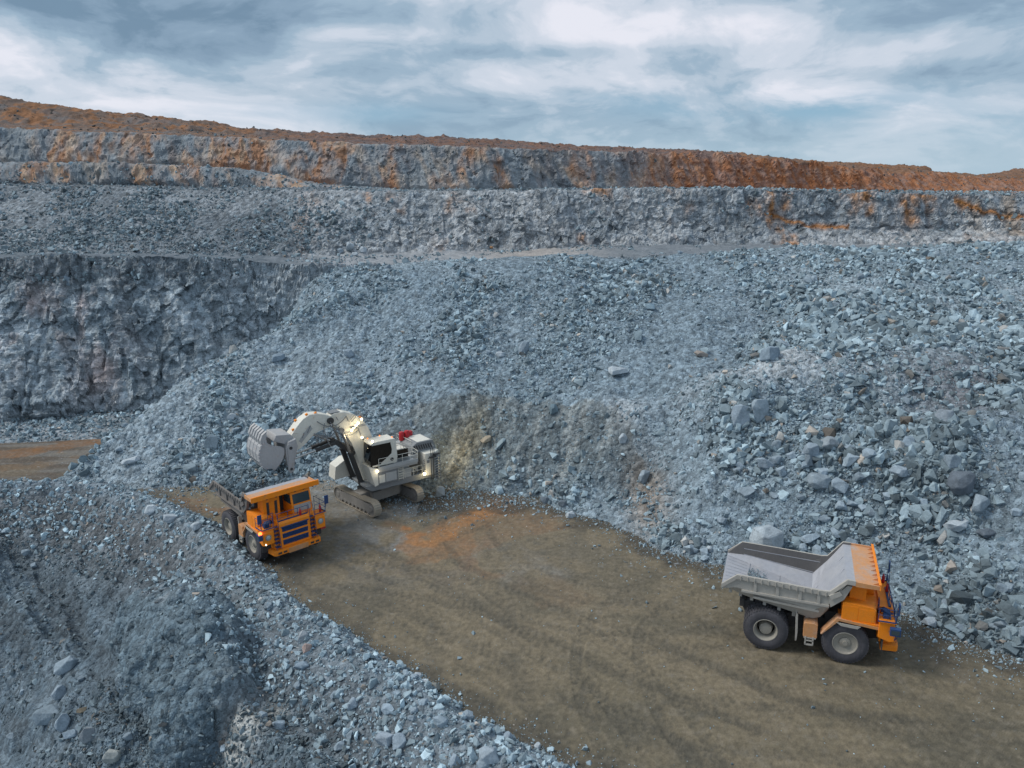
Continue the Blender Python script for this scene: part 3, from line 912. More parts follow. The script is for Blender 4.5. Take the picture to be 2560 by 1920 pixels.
# deep soft ruts beside the berm, nearest the camera
P = smooth_path([tuple(at_z(x, y, 0)[:2]) for x, y in ((900, 1500), (1000, 1560), (1120, 1620), (1240, 1680))], 5)
d, sd, al = poly_dist(fx, fy, [tuple(p) for p in P])
for off, amp in ((0.0, 0.16), (-1.1, 0.13), (-2.0, 0.09), (0.8, 0.1)):
    q = np.abs(d * sd - off + fbm2(fx * 0.6, fy * 0.6, 2, 431) * 0.35)
    tz += np.exp(-(q / 0.22) ** 2) * amp * (1 + 0.6 * fbm2(fx * 2.5, fy * 2.5, 2, 433))
    tdark += np.exp(-((q - 0.4) / 0.2) ** 2) * 0.2
PZ[floor_sel] += tz
tm = np.zeros_like(GX); tm[floor_sel] = np.clip(tdark, 0, 0.6)
paint(tm, (0.060, 0.058, 0.050))

# ------------------------------------------------------------------ meshes, one per kind of ground
nc, nr = GX.shape
VERT = np.stack([PX, PY, PZ], -1).reshape(-1, 3)
COLF = COL.reshape(-1, 3)
ii = (np.arange(nc - 1)[:, None] * nr + np.arange(nr - 1)[None, :])
QUADS = np.stack([ii, ii + nr, ii + nr + 1, ii + 1], -1).reshape(-1, 4)
ZQ = ZONE[:-1, :-1].reshape(-1)


def terrain_object(name, zones, mat, label, smooth=True):
    f = QUADS[np.isin(ZQ, zones)]
    used, inv = np.unique(f, return_inverse=True)
    o = mesh_np(name, VERT[used], inv.reshape(f.shape), mat, smooth=smooth, cols=COLF[used])
    tag(o, label, None, None, 'structure')
    return o


terrain_object('pit_floor', (0,), M['floor'], 'packed olive brown pit floor with tyre tracks and rust stains')
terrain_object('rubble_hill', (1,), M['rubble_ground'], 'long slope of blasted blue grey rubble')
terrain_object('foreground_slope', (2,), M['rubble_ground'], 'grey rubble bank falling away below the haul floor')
terrain_object('rock_face_terrain', (11, 12), M['cliff'], 'steep grey rock face with pink stains at the left', smooth=False)
terrain_object('haul_road', (13,), M['road'], 'pale dusty haul road along the bench')
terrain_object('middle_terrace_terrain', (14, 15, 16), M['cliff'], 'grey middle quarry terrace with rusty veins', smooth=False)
terrain_object('upper_terrace_terrain', (17, 18, 19), M['far_cliff'], 'upper quarry wall streaked with rust', smooth=False)
terrain_object('ridge_terrain', (20, 21, 22), M['far_cliff'], 'ochre ridge along the quarry rim')
# wide ground out to the horizon
gp = np.array([[-9000, 380, 24], [9000, 380, 24], [9000, 9000, 24], [-9000, 9000, 24]], float)
o = mesh_np('ground', gp, np.array([[0, 1, 2, 3]]), M['road'], cols=np.tile([[0.16, 0.13, 0.11]], (4, 1)))
tag(o, 'flat land beyond the quarry rim', None, None, 'structure')
print('terrain meshes done')
# ------------------------------------------------------------------ broken stone
rng = np.random.default_rng(7)
random.seed(7)


def hull_points(n, seed, flat=(1, 1, 1), box=0.55):
    """angular rock: convex hull of points between a ball and a box"""
    r = random.Random(seed)
    bm = bmesh.new()
    pts = []
    for _ in range(n):
        v = Vector((r.gauss(0, 1), r.gauss(0, 1), r.gauss(0, 1))).normalized()
        m = max(abs(c) for c in v)
        v = v.lerp(v / m * 0.86, box) * r.uniform(0.86, 1.0)
        pts.append(Vector((v.x * flat[0], v.y * flat[1], v.z * flat[2])) * 0.5)
    for p in pts:
        bm.verts.new(p)
    res = bmesh.ops.convex_hull(bm, input=bm.verts[:])
    junk = [v for v in bm.verts if not v.link_faces]
    bmesh.ops.delete(bm, geom=junk, context='VERTS')
    bmesh.ops.triangulate(bm, faces=bm.faces[:])
    return bm


PROTO = []
for i in range(26):
    fl = (1, random.uniform(0.6, 0.95), random.uniform(0.42, 0.8))
    bm = hull_points(random.choice((9, 10, 11, 12)), 100 + i, fl, random.uniform(.3, .9))
    bm.verts.ensure_lookup_table(); bm.verts.index_update()
    PROTO.append((np.array([v.co[:] for v in bm.verts], np.float32), np.array([[v.index for v in f.verts] for f in bm.faces], np.int32)))
    bm.free()


def rand_rot(n, tiltmax=None):
    q = rng.normal(size=(n, 4)).astype(np.float32)
    q /= np.linalg.norm(q, axis=1, keepdims=True)
    w_, x, y, z = q.T
    return np.stack([1 - 2 * (y * y + z * z), 2 * (x * y - z * w_), 2 * (x * z + y * w_),
                     2 * (x * y + z * w_), 1 - 2 * (x * x + z * z), 2 * (y * z - x * w_),
                     2 * (x * z - y * w_), 2 * (y * z + x * w_), 1 - 2 * (x * x + y * y)], 1).reshape(n, 3, 3)


def scatter(name, pos, size, col, mat, label, sink=0.18):
    n = len(pos)
    which = rng.integers(0, len(PROTO), n)
    rot = rand_rot(n)
    Vs, Fs, Cs, base = [], [], [], 0
    for k, (pv_, pf) in enumerate(PROTO):
        s_ = np.where(which == k)[0]
        if not len(s_):
            continue
        v = np.einsum('nij,vj->nvi', rot[s_], pv_) * size[s_, None, None]
        v += pos[s_, None, :]
        v[..., 2] += (size[s_] * (0.5 - sink - 0.22))[:, None]
        m_ = len(pv_)
        f = pf[None] + (np.arange(len(s_)) * m_)[:, None, None] + base
        Vs.append(v.reshape(-1, 3)); Fs.append(f.reshape(-1, 3)); Cs.append(np.repeat(col[s_], m_, axis=0))
        base += len(s_) * m_
    o = mesh_np(name, np.concatenate(Vs), np.concatenate(Fs), mat, cols=np.concatenate(Cs))
    if label:
        tag(o, label, 'rubble', None, 'stuff')
    return o


def stone_colours(n, warm=0.03, lo=0.22, hi=0.46):
    b = rng.uniform(lo * 0.82, hi * 1.12, n) * rng.choice([1.0, 0.68, 1.2], n, p=[.6, .25, .15])
    c = np.stack([b * 0.72, b * 0.935, b * 1.07], 1)
    t = rng.uniform(0.0, 1.0, n)
    c = np.where((t < warm)[:, None], np.stack([b * 0.95, b * 0.86, b * 0.77], 1), c)
    c = np.where((t > 1 - warm)[:, None], np.stack([b * 0.92, b * 0.93, b * 0.92], 1), c)
    return c.astype(np.float32)


def pick(weight, n):
    """random places on the terrain grid, by weight per cell"""
    wv = weight[:-1, :-1].ravel().astype(np.float64)
    cdf = np.cumsum(wv)
    i = np.searchsorted(cdf, rng.uniform(0, cdf[-1], n))
    i = np.clip(i, 0, len(wv) - 1)
    c, r = i // (nr - 1), i % (nr - 1)
    u, v = rng.uniform(0, 1, n), rng.uniform(0, 1, n)
    P = VERT.reshape(nc, nr, 3)
    p = (P[c, r] * ((1 - u) * (1 - v))[:, None] + P[c + 1, r] * (u * (1 - v))[:, None]
         + P[c, r + 1] * ((1 - u) * v)[:, None] + P[c + 1, r + 1] * (u * v)[:, None])
    return p, c, r


def power_sizes(n, smin, smax, k=2.6):
    u = rng.uniform(0, 1, n)
    return (smin ** (1 - k) + u * (smax ** (1 - k) - smin ** (1 - k))) ** (1 / (1 - k))


IN_VIEW = (np.abs(GX / GY) < 0.85)
BAYW = bay(GX, GY)
CL1 = fbm2(GX * 0.07, GY * 0.07, 4, 501)
CL2 = fbm2(GX * 0.25, GY * 0.25, 3, 503)
dist_g = np.sqrt(GX ** 2 + GY ** 2 + (CAM_H - GZ) ** 2)


def zone_scatter(name, weight, n, px_min, smax, label, mat=M['stone'], k=2.6, sizemod=None, colmul=None, warm=0.018, smin_abs=0.12, lo=.22, hi=.46):
    p, c, r = pick(weight, n)
    smin = np.maximum(dist_g[c, r] / 792.0 * px_min, smin_abs)
    s_ = power_sizes(n, smin, np.maximum(smax, smin * 1.5), k)
    if sizemod is not None:
        s_ *= sizemod[c, r]
    col = stone_colours(n, warm, lo, hi)
    if colmul is not None:
        col = col * colmul[c, r][:, None]
    return scatter(name, p, s_.astype(np.float32), col, mat, label)


CL3 = fbm2(GX * 0.14 + 9, GY * 0.10, 4, 505)
wp = (ZONE == 1) * IN_VIEW * np.clip(1.0 + CL1 * 2.0 + CL3 * 1.8 + CL2 * 0.8, 0.35, 3.0) * (1 - 0.82 * sstep(BAYW, 0.3, 0.75) * sstep(DP, 1, 4))
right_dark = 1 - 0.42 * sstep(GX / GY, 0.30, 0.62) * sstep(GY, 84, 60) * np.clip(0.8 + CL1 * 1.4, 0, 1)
finer = 1 - 0.28 * (1 - sstep(GX / GY, 0.10, 0.32))
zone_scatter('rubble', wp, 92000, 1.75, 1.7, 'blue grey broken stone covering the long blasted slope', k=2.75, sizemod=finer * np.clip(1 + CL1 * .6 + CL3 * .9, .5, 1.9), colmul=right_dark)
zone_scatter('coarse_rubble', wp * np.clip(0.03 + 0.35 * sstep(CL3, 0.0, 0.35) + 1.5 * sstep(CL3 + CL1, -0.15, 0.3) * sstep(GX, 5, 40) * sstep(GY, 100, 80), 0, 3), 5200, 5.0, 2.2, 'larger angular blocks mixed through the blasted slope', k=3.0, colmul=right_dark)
# foreground: a light band of loose stone on the berm, scree below it
berm_w = (ZONE == 2) * IN_VIEW * sstep(NF, -0.3, 0.6) * (1 - sstep(NF, 4.5, 10.0)) * np.where(GY < 62, 1.4, 1.0)
zone_scatter('berm_rubble', berm_w, 15000, 2.4, 0.95, 'pale stones heaped along the edge of the haul floor', k=2.5, lo=.30, hi=.52)
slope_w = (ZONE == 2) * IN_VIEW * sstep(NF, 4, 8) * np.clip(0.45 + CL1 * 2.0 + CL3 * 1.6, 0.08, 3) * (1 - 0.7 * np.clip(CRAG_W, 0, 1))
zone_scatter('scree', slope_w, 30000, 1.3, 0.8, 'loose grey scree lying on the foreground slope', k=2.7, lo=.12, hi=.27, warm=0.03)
# debris on the terraces
zone_scatter('terrace_rubble', np.isin(ZONE, (14, 15)) * IN_VIEW * (0.10 + 1.8 * sstep(-GX / GY, 0.10, 0.3)) * np.clip(0.5 + CL1 * 2 + CL3 * 2, 0.05, 2), 12000, 1.4, 1.6, 'dark stones strewn over the middle terrace', k=3.0, lo=.17, hi=.34)
zone_scatter('bench_rubble', (np.isin(ZONE, (16, 17)) | ((ZONE == 13) & (CL2 + CL3 > 0.12)) | ((ZONE == 12) & (GZ > 19))) * IN_VIEW, 9000, 1.5, 1.4, 'stones lying along the edge of the benches', k=3.0, lo=.18, hi=.38)
zone_scatter('ridge_rubble', (ZONE >= 18) * IN_VIEW * 1.0, 6000, 1.2, 1.3, 'brown stones on the upper quarry walls', k=3.0, lo=.10, hi=.2, warm=0.3)
zone_scatter('cliff_foot_rubble', (ZONE == 11) * IN_VIEW * sstep(3.5 - GZ, 0, 2) + 0.25 * (ZONE == 11) * (GZ < 3.4), 2500, 1.8, 1.3, 'broken stone at the foot of the left rock face', k=2.8)
# crumbs on the floor
fw_ = (ZONE == 0) * IN_VIEW * (0.006 + 1.0 * np.exp(-np.maximum(DP * -1, 0) / 1.6) + 0.6 * np.exp(-np.maximum(-NF, 0) / 0.7)) * (np.abs(DP) < 400) * (GX / GY > -0.5)
zone_scatter('floor_crumbs', fw_, 9000, 0.9, 0.7, 'small stones scattered over the packed pit floor', k=3.2, smin_abs=0.07, lo=.25, hi=.5)

# ------------------------------------------------------------------ boulders, each one a thing
def boulder(name, loc, dims, seed, label, group=None, colour=(0.30, 0.345, 0.385), rot=(0, 0, 0), npts=26, box=0.6, sink=0.25, cat='boulder'):
    bm = hull_points(npts, seed, (1, 1, 1), box)
    r = random.Random(seed)
    bmesh.ops.dissolve_limit(bm, angle_limit=math.radians(9), verts=bm.verts[:], edges=bm.edges[:])
    bmesh.ops.scale(bm, vec=Vector(dims), verts=bm.verts[:])
    bmesh.ops.bevel(bm, geom=bm.edges[:], offset=min(dims) * 0.025, segments=1, affect='EDGES', profile=0.6)
    bmesh.ops.triangulate(bm, faces=bm.faces[:])
    bmesh.ops.rotate(bm, cent=(0, 0, 0), matrix=Euler(rot).to_matrix(), verts=bm.verts[:])
    zmin = min(v.co.z for v in bm.verts); zmax = max(v.co.z for v in bm.verts)
    for v in bm.verts:
        v.co.z -= zmin + (zmax - zmin) * sink
    me = bpy.data.meshes.new(name)
    bm.to_mesh(me); bm.free()
    at = me.attributes.new('tint', 'FLOAT_COLOR', 'POINT')
    colour = (colour[0] * 0.90, colour[1] * 0.98, colour[2] * 1.05)
    c4 = np.tile(np.array([*colour, 1.0], np.float32), (len(me.vertices), 1))
    at.data.foreach_set('color', c4.ravel())
    me.materials.append(M['boulder'])
    o = bpy.data.objects.new(name, me)
    C.objects.link(o)
    o.location = loc
    return tag(o, label, cat, group)


PALE, GREY, BLUE, DARKS, TAN = (0.44, 0.46, 0.475), (0.30, 0.34, 0.375), (0.24, 0.285, 0.325), (0.13, 0.145, 0.165), (0.36, 0.29, 0.215)
# image x, y (bottom middle), width px, (relative dims), colour, label, rotation
BOULDERS = [
    (1335, 808, 52, (1, .8, .5), PALE, 'wide flat pale boulder half buried in the middle of the rubble slope', (0, .1, .3)),
    (1653, 1186, 78, (1, .85, .95), (0.40, 0.425, 0.44), 'biggest pale boulder, right behind the empty dump truck bed', (0.1, 0, .5)),
    (1515, 770, 36, (1, .6, .45), (0.33, 0.27, 0.23), 'brown stained wedge of rock above the pale flat boulder', (0, .3, .2)),
    (1662, 775, 56, (1, .7, .75), BLUE, 'dark blocky slab propping up a tilted slab high on the rubble slope', (0, -.1, .5)),
    (1700, 752, 66, (1, .6, .22), GREY, 'thin tilted slab leaning on a dark block high on the rubble slope', (.25, .42, .2)),
    (1600, 912, 50, (1, .6, 1.1), GREY, 'tall cracked grey boulder, left one of a split pair', (0.1, .3, .2)),
    (1640, 905, 46, (1, .6, 1.5), (0.32, 0.36, 0.39), 'tall upright split slab beside a cracked grey boulder', (0.1, -.2, .4)),
    (1790, 968, 44, (1, .9, .8), (0.30, 0.32, 0.335), 'square grey boulder at the centre of the coarse right hand blocks', (.1, .2, .5)),
    (1752, 985, 34, (1, .8, 1.2), GREY, 'upright block just left of the square grey boulder', (.2, .1, .1)),
    (1655, 1010, 58, (1, .5, .45), GREY, 'long slanting slab below the split boulders', (0, .45, .2)),
    (1770, 1048, 58, (1, .8, .6), (0.27, 0.305, 0.33), 'broad rounded boulder above the empty dump truck', (0, 0.1, .1)),
    (2074, 1058, 56, (1, .9, 1.0), DARKS, 'large dark rounded boulder on the right part of the slope', (0, 0, .2)),
    (2112, 1100, 46, (1, .8, .9), (0.29, 0.33, 0.36), 'two toned block just below the large dark rounded boulder', (.1, .3, .6)),
    (2068, 1142, 54, (1, .7, .5), PALE, 'pale low boulder over the dark hollow at the right', (0, 0, .1)),
    (2130, 1155, 40, (1, .8, .55), DARKS, 'blackish low boulder beside the pale one at the right', (0, .1, .4)),
    (2040, 912, 46, (1, .4, 1.0), (0.27, 0.29, 0.31), 'cracked flat plate set in the slope near the right edge', (-.5, 0, .1)),
    (1945, 1025, 46, (1, .8, .55), GREY, 'grey wedge between the broad and the dark rounded boulders', (0, .2, .6)),
    (1965, 965, 42, (1, .8, .7), BLUE, 'blue grey block up slope of the grey wedge', (.2, 0, .9)),
    (1945, 1370, 0, (1, .6, .5), GREY, '', (0, 0, 0)),
    (2012, 1350, 44, (1, .7, .5), PALE, 'pale block on the toe of the slope, right of the truck mirror', (0, .1, .2)),
    (951, 1072, 24, (1, .9, 1.6), (0.36, 0.355, 0.34), 'pointed upright rock standing right of the excavator crawler', (0, .15, .2)),
    (1050, 952, 32, (1, .6, .5), TAN, 'tan slab in the dug face behind the excavator', (0, -.5, .3)),
    (1196, 890, 22, (1, .9, 1.3), (0.17, 0.22, 0.245), 'dark teal block at the edge of the dug face', (0, 0, .5)),
    (1131, 762, 27, (1, .7, 1.5), GREY, 'tall narrow rock sticking out in the middle of the slope', (0, .2, .2)),
    (1080, 770, 22, (1, .9, .8), PALE, 'small pale block left of the tall narrow rock', (.2, 0, .2)),
    (754, 768, 26, (1, .8, .8), GREY, 'grey block on the upper left of the rubble slope', (.2, .2, .2)),
    (602, 778, 30, (1, .8, .8), BLUE, 'smooth boulder lying against the right end of the rock face', (0, .2, .2)),
    (282, 998, 40, (1, .7, .4), PALE, 'flat pale slab on the left lobe of the rubble slope', (0, -.2, .3)),
    (411, 1018, 30, (1, .9, .9), (0.25, 0.29, 0.31), 'round grey boulder in the left lobe, well right of the flat pale slab', (0, 0, .3)),
    (457, 965, 32, (1, .6, 1.2), (0.33, 0.37, 0.395), 'light standing slab left of the excavator bucket', (0, .3, .3)),
    (500, 905, 24, (1, .8, .7), PALE, 'light block up slope of the excavator bucket', (0, .1, .3)),
    (154, 618, 32, (1, .8, .9), BLUE, 'blue grey boulder caught on the upper lip of the left rock face', (0, .2, .3)),
    (125, 610, 16, (1, .8, .9), PALE, 'small pale stone left of the boulder on the rock face lip', (0, .2, .3)),
    (141, 1448, 56, (1, .55, .55), (0.29, 0.33, 0.36), 'long slab lying on the lower left scree', (0, -.5, .4)),
    (108, 1552, 62, (1, .7, .5), (0.23, 0.265, 0.29), 'biggest dark slab near the bottom left corner', (0, .1, .3)),
    (138, 1572, 30, (1, .7, 1.5), GREY, 'upright grey block leaning beside the biggest dark slab', (0, .2, .3)),
    (156, 1590, 40, (1, .8, .5), BLUE, 'low blue grey block below the upright one', (0, .2, .9)),
    (190, 1598, 30, (1, .7, 1.2), (0.26, 0.27, 0.28), 'brownish grey upright block right of the low one', (0, .3, .3)),
    (132, 1500, 36, (1, .7, .8), GREY, 'square grey block up slope of the biggest dark slab', (0, .1, .8)),
    (244, 1645, 38, (1, .8, .9), (0.37, 0.36, 0.33), 'beige angular boulder at the bottom of the lower left scree', (0, .3, .8)),
    (178, 1538, 22, (1, .8, .5), (0.14, 0.115, 0.085), 'brown earthy boulder in the lower left heap', (0, .0, .8)),
    (664, 1408, 25, (1, .7, .9), (0.38, 0.27, 0.23), 'orange pink boulder on the foreground berm slope', (0, .5, .8)),
    (654, 1384, 26, (1, .5, 1.3), (0.34, 0.35, 0.36), 'upright whitish shard above the orange pink boulder', (0, .3, .3)),
    (652, 1445, 36, (1, .7, .6), BLUE, 'dark blue slab below the orange pink boulder', (0, -.2, .3)),
    (760, 1528, 30, (1, .8, .8), GREY, 'grey block alone on the middle of the berm slope', (0, -.2, .3)),
    (830, 1608, 42, (1, .8, 1.3), (0.34, 0.37, 0.40), 'big light block on the near berm, left of its smaller neighbour', (0, .5, .3)),
    (862, 1612, 32, (1, .8, 1.2), GREY, 'mid sized block right beside the big light one on the near berm', (0, .1, .3)),
    (1058, 1640, 50, (1, .8, .8), (0.33, 0.36, 0.385), 'largest block on the near berm, at the bottom edge', (0, .1, .3)),
    (985, 1650, 34, (1, .8, 1.0), GREY, 'block left of the largest one at the bottom edge', (0, .1, .7)),
    (1096, 1600, 24, (1, .8, 1.2), GREY, 'squared block above the largest one on the near berm', (0, .1, .2)),
    (915, 1476, 27, (1, .6, .5), (0.55, 0.57, 0.58), 'whitest stone on the edge of the haul floor', (0, -.1, .2)),
    (940, 1492, 26, (1, .8, 1.0), (0.27, 0.255, 0.225), 'muddy brown rock next to the whitest stone', (0, .2, .2)),
    (901, 1464, 20, (1, .7, .8), PALE, 'light stone on the berm edge up from the whitest one', (0, .3, .2)),
    (1160, 1618, 20, (1, .8, 1.0), PALE, 'light cube shaped stone at the low end of the berm edge', (0, .1, .2)),
    (300, 1150, 0, (1, 1, 1), PALE, '', (0, 0, 0)),
    (327, 1106, 30, (1, .8, .7), PALE, 'light block on the berm left of the loading truck', (0, .1, .2)),
    (370, 1125, 34, (1, .8, .55), (0.38, 0.40, 0.42), 'wide light slab on the berm left of the loading truck', (0, .2, .2)),
    (424, 1140, 26, (1, .8, .8), PALE, 'light block on the berm nearest the loading truck rear wheel', (0, .2, .9)),
    (553, 1222, 0, (1, .8, .6), PALE, '', (0, 0, 0)),
    (757, 540, 20, (1, .7, 1.2), PALE, 'upright pale block in the small heap by the bench road', (0, .2, .2)),
    (785, 543, 20, (1, .7, .8), PALE, 'right hand pale block of the small heap by the bench road', (0, .3, .5)),
    (736, 545, 16, (1, .7, .8), GREY, 'left hand block of the small heap by the bench road', (0, .3, .1)),
    (766, 552, 18, (1, .7, .6), PALE, 'lowest pale block of the small heap by the bench road', (0, .0, .1)),
    (748, 552, 13, (1, .7, .6), (0.38, 0.37, 0.34), 'smallest pale block of the small heap by the bench road', (0, .0, .8)),
    (1062, 536, 9, (1, .8, .8), (0.42, 0.22, 0.11), 'small orange rock on the far side of the bench road', (0, .0, .1)),
    (1470, 548, 15, (1, .8, .7), BLUE, 'dark grey rock at the top of the slope beside the bench road', (0, .0, .1)),
    (1215, 1092, 24, (1, .8, .8), (0.15, 0.17, 0.19), 'dark boulder at the toe of the slope, right of the rust stain', (0, .0, .1)),
    (1178, 1085, 26, (1, .8, .7), (0.16, 0.18, 0.20), 'dark boulder at the toe, left one of two, by the rust stain', (0, .2, .5)),
    (1232, 1115, 26, (1, .8, .7), PALE, 'bright block at the toe below the two dark boulders', (0, .2, .5)),
    (1395, 1040, 36, (1, .8, 1.0), (0.29, 0.32, 0.345), 'big block beside the ochre streak in the middle of the slope', (0, .2, .5)),
    (1345, 955, 22, (1, .6, 1.3), PALE, 'pale shard up slope of the ochre streak', (0, .3, .5)),
    (1560, 1130, 26, (1, .8, .7), GREY, 'grey block up slope of the empty truck tail', (0, .3, .5)),
    (1530, 1190, 24, (1, .8, .7), PALE, 'light block at the toe just left of the empty truck tail', (0, .3, .5)),
]
BPOS = []
for i, (bx, by, bw, dm, cc, lab, rt) in enumerate(BOULDERS):
    if bw <= 0:
        continue
    p = ground_hit(bx, by)
    dist = (p - Vector((0, 0, CAM_H))).length
    wm = bw * S / _F * dist
    boulder('boulder', p, (wm, wm * dm[1], wm * dm[2]), 900 + i, lab, None, cc, rt, npts=44 if i in (1, 10, 11) else 18 + i % 9, box=0.35 if i in (1, 10, 11) else (0.3, 0.6, 0.85)[i % 3], sink=0.22)
    BPOS.append((p.x, p.y, wm))

SETS = [
    ('plain grey block among the coarse stones low on the right of the rubble slope', 'plain blocks low on the rubble slope', (ZONE == 1) * (GX / GY > 0.22) * (GZ < 9) * (GX / GY < .8), 80, (1.0, 2.1)),
    ('plain grey block on the upper half of the rubble slope', 'plain blocks high on the rubble slope', (ZONE == 1) * (GZ > 9) * IN_VIEW, 60, (0.9, 1.7)),
    ('plain grey block on the rubble slope between the rock face and the excavator', 'plain blocks on the left lobe', (ZONE == 1) * (GX / GY < -0.12) * (GZ < 12) * IN_VIEW, 40, (0.8, 1.5)),
    ('plain light block on the berm along the haul floor', 'plain blocks along the berm', (ZONE == 2) * (NF > 0.8) * (NF < 7) * IN_VIEW, 42, (0.6, 1.1)),
    ('plain grey block on the scree below the berm', 'plain blocks on the lower scree', (ZONE == 2) * (NF > 8) * IN_VIEW * (CRAG_W < .3), 45, (0.7, 1.5)),
]
for lab, grp, wgt, n_, (s0, s1) in SETS:
    p, c_, r_ = pick(wgt.astype(float) * np.clip(0.5 + CL1 * 1.5, 0.05, 3), n_)
    for j in range(n_):
        sz_ = random.uniform(0, 1) ** 2 * (s1 - s0) + s0
        sh = random.uniform(0.72, 1.15)
        boulder('boulder', tuple(p[j]), (sz_, sz_ * random.uniform(.6, .95), sz_ * random.uniform(.45, .9)), 2000 + len(BPOS), lab, grp,
                (0.30 * sh, 0.345 * sh, 0.38 * sh), (random.uniform(-.4, .4), random.uniform(-.4, .4), random.uniform(0, 6.28)),
                npts=random.randint(14, 24), box=random.uniform(.3, .9), sink=random.uniform(.15, .35))
        BPOS.append((p[j][0], p[j][1], sz_))
print('stones done')
# ------------------------------------------------------------------ machine building helpers
def paint_mat(name, col, rough=0.45, dust=0.35, dustcol=(0.30, 0.29, 0.27), metallic=0.0, dscale=1.6, wear=None, bump=0.01, spec=0.4):
    """painted steel: dust gathers in patches, a little more on upward faces; optional worn patches"""
    m, t, b = new_mat(name)
    tcn = t.n('ShaderNodeTexCoord')
    g = t.n('ShaderNodeNewGeometry')
    P_ = tcn.outputs['Object']
    n1 = t.noise(P_, dscale, 6, 0.65, 0.4)
    n2 = t.noise(P_, dscale * 7, 4, 0.6)
    n3 = t.noise(t.vmath('MULTIPLY', P_, (3.0, 3.0, 0.5)), 2.2, 4, 0.6)
    f = t.ramp(t.math('ADD', t.math('MULTIPLY', n1, 0.7), t.math('MULTIPLY', n3, 0.3)), 0.42, 0.72, 0.15, 1.0)
    sp = t.n('ShaderNodeSeparateXYZ')
    t.t.links.new(g.outputs['Normal'], sp.inputs[0])
    upf = t.ramp(sp.outputs[2], 0.3, 0.9, 0.75, 1.35)
    f = t.math('MULTIPLY', t.math('MULTIPLY', f, upf), dust, clamp=True)
    c = t.mix(f, col, dustcol)
    c = t.mix(t.ramp(n2, 0.35, 0.7, 0.0, 0.16), c, (col[0] * .4, col[1] * .4, col[2] * .4))
    if wear:
        n4 = t.noise(t.vmath('ADD', P_, (3.3, 1.7, 9.1)), dscale * 1.3, 7, 0.72, 0.6)
        c = t.mix(t.ramp(n4, 0.60, 0.70, 0.0, 0.75), c, wear)
    t.set(b.inputs['Base Color'], c)
    t.set(b.inputs['Roughness'], t.ramp(n1, 0.2, 0.8, rough * 0.8, min(1, rough * 1.5)))
    b.inputs['Metallic'].default_value = metallic
    b.inputs['Specular IOR Level'].default_value = spec
    bp = t.n('ShaderNodeBump')
    bp.inputs['Distance'].default_value = bump
    t.set(bp.inputs['Height'], t.math('ADD', n1, n2))
    t.t.links.new(bp.outputs[0], b.inputs['Normal'])
    return m


M['orange'] = paint_mat('orange_paint', (0.92, 0.255, 0.003), 0.5, 0.34, (0.46, 0.25, 0.10), wear=(0.30, 0.19, 0.11))
M['orange_worn'] = paint_mat('worn_orange_paint', (0.60, 0.27, 0.09), 0.6, 0.9, (0.42, 0.34, 0.30), dscale=0.8)
M['bed'] = paint_mat('dusty_bed_steel', (0.42, 0.40, 0.365), 0.7, 0.5, (0.31, 0.29, 0.265), dscale=0.7)
M['bed_in'] = paint_mat('polished_bed_steel', (0.38, 0.395, 0.44), 0.45, 0.6, (0.46, 0.45, 0.455), metallic=0.15, dscale=0.5)
M['bed_wall'] = paint_mat('shaded_bed_wall', (0.13, 0.125, 0.125), 0.5, 0.5, (0.21, 0.195, 0.185), metallic=0.2, dscale=0.6)  # inner side walls: their shade is put into a darker colour
M['bed_dark'] = paint_mat('shaded_brown_bed_steel', (0.17, 0.155, 0.145), 0.7, 0.5, (0.22, 0.195, 0.18), dscale=0.7)  # loaded truck's bed: brown steel with its shade put into the colour
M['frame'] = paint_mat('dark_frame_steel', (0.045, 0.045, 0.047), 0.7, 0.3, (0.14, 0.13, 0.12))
M['blue'] = paint_mat('navy_rail_paint', (0.018, 0.055, 0.16), 0.4, 0.12, (0.1, 0.1, 0.14))
M['tyre'] = paint_mat('tyre_rubber', (0.055, 0.055, 0.064), 0.85, 0.75, (0.15, 0.145, 0.165), dscale=1.1, bump=0.02)
M['rim'] = paint_mat('dusty_rim', (0.34, 0.32, 0.28), 0.65, 0.5, (0.22, 0.20, 0.175), dscale=2.2)
M['glass'] = paint_mat('cab_glass', (0.035, 0.06, 0.075), 0.08, 0.10, (0.25, 0.27, 0.28), dscale=1.5, bump=0.0, spec=0.9)
M['black_glass'] = paint_mat('dark_glass', (0.004, 0.005, 0.007), 0.06, 0.02, bump=0.0, spec=0.6)
M['lamp_glass'] = paint_mat('lamp_glass', (0.42, 0.47, 0.50), 0.15, 0.2, bump=0.0, spec=0.9)
M['red'] = paint_mat('red_paint', (0.42, 0.012, 0.02), 0.4, 0.12)
M['yellow'] = paint_mat('yellow_paint', (0.55, 0.46, 0.03), 0.5, 0.2)
M['white'] = paint_mat('ivory_paint', (0.70, 0.685, 0.62), 0.5, 0.35, (0.42, 0.40, 0.36), dscale=0.9)
M['boom_white'] = paint_mat('scuffed_ivory_paint', (0.70, 0.685, 0.62), 0.5, 0.35, (0.42, 0.39, 0.34), dscale=0.9, wear=(0.50, 0.42, 0.33))
M['light_grey'] = paint_mat('light_grey_paint', (0.40, 0.415, 0.42), 0.5, 0.35, (0.30, 0.29, 0.27), dscale=0.9)
M['mid_grey'] = paint_mat('grey_paint', (0.19, 0.205, 0.22), 0.5, 0.35, (0.25, 0.24, 0.23))
M['track'] = paint_mat('worn_track_steel', (0.46, 0.41, 0.34), 0.45, 0.5, (0.36, 0.31, 0.25), metallic=0.35, dscale=2.0)
M['track_frame'] = paint_mat('dusty_track_frame', (0.20, 0.19, 0.18), 0.75, 0.65, (0.30, 0.285, 0.265), dscale=1.2)
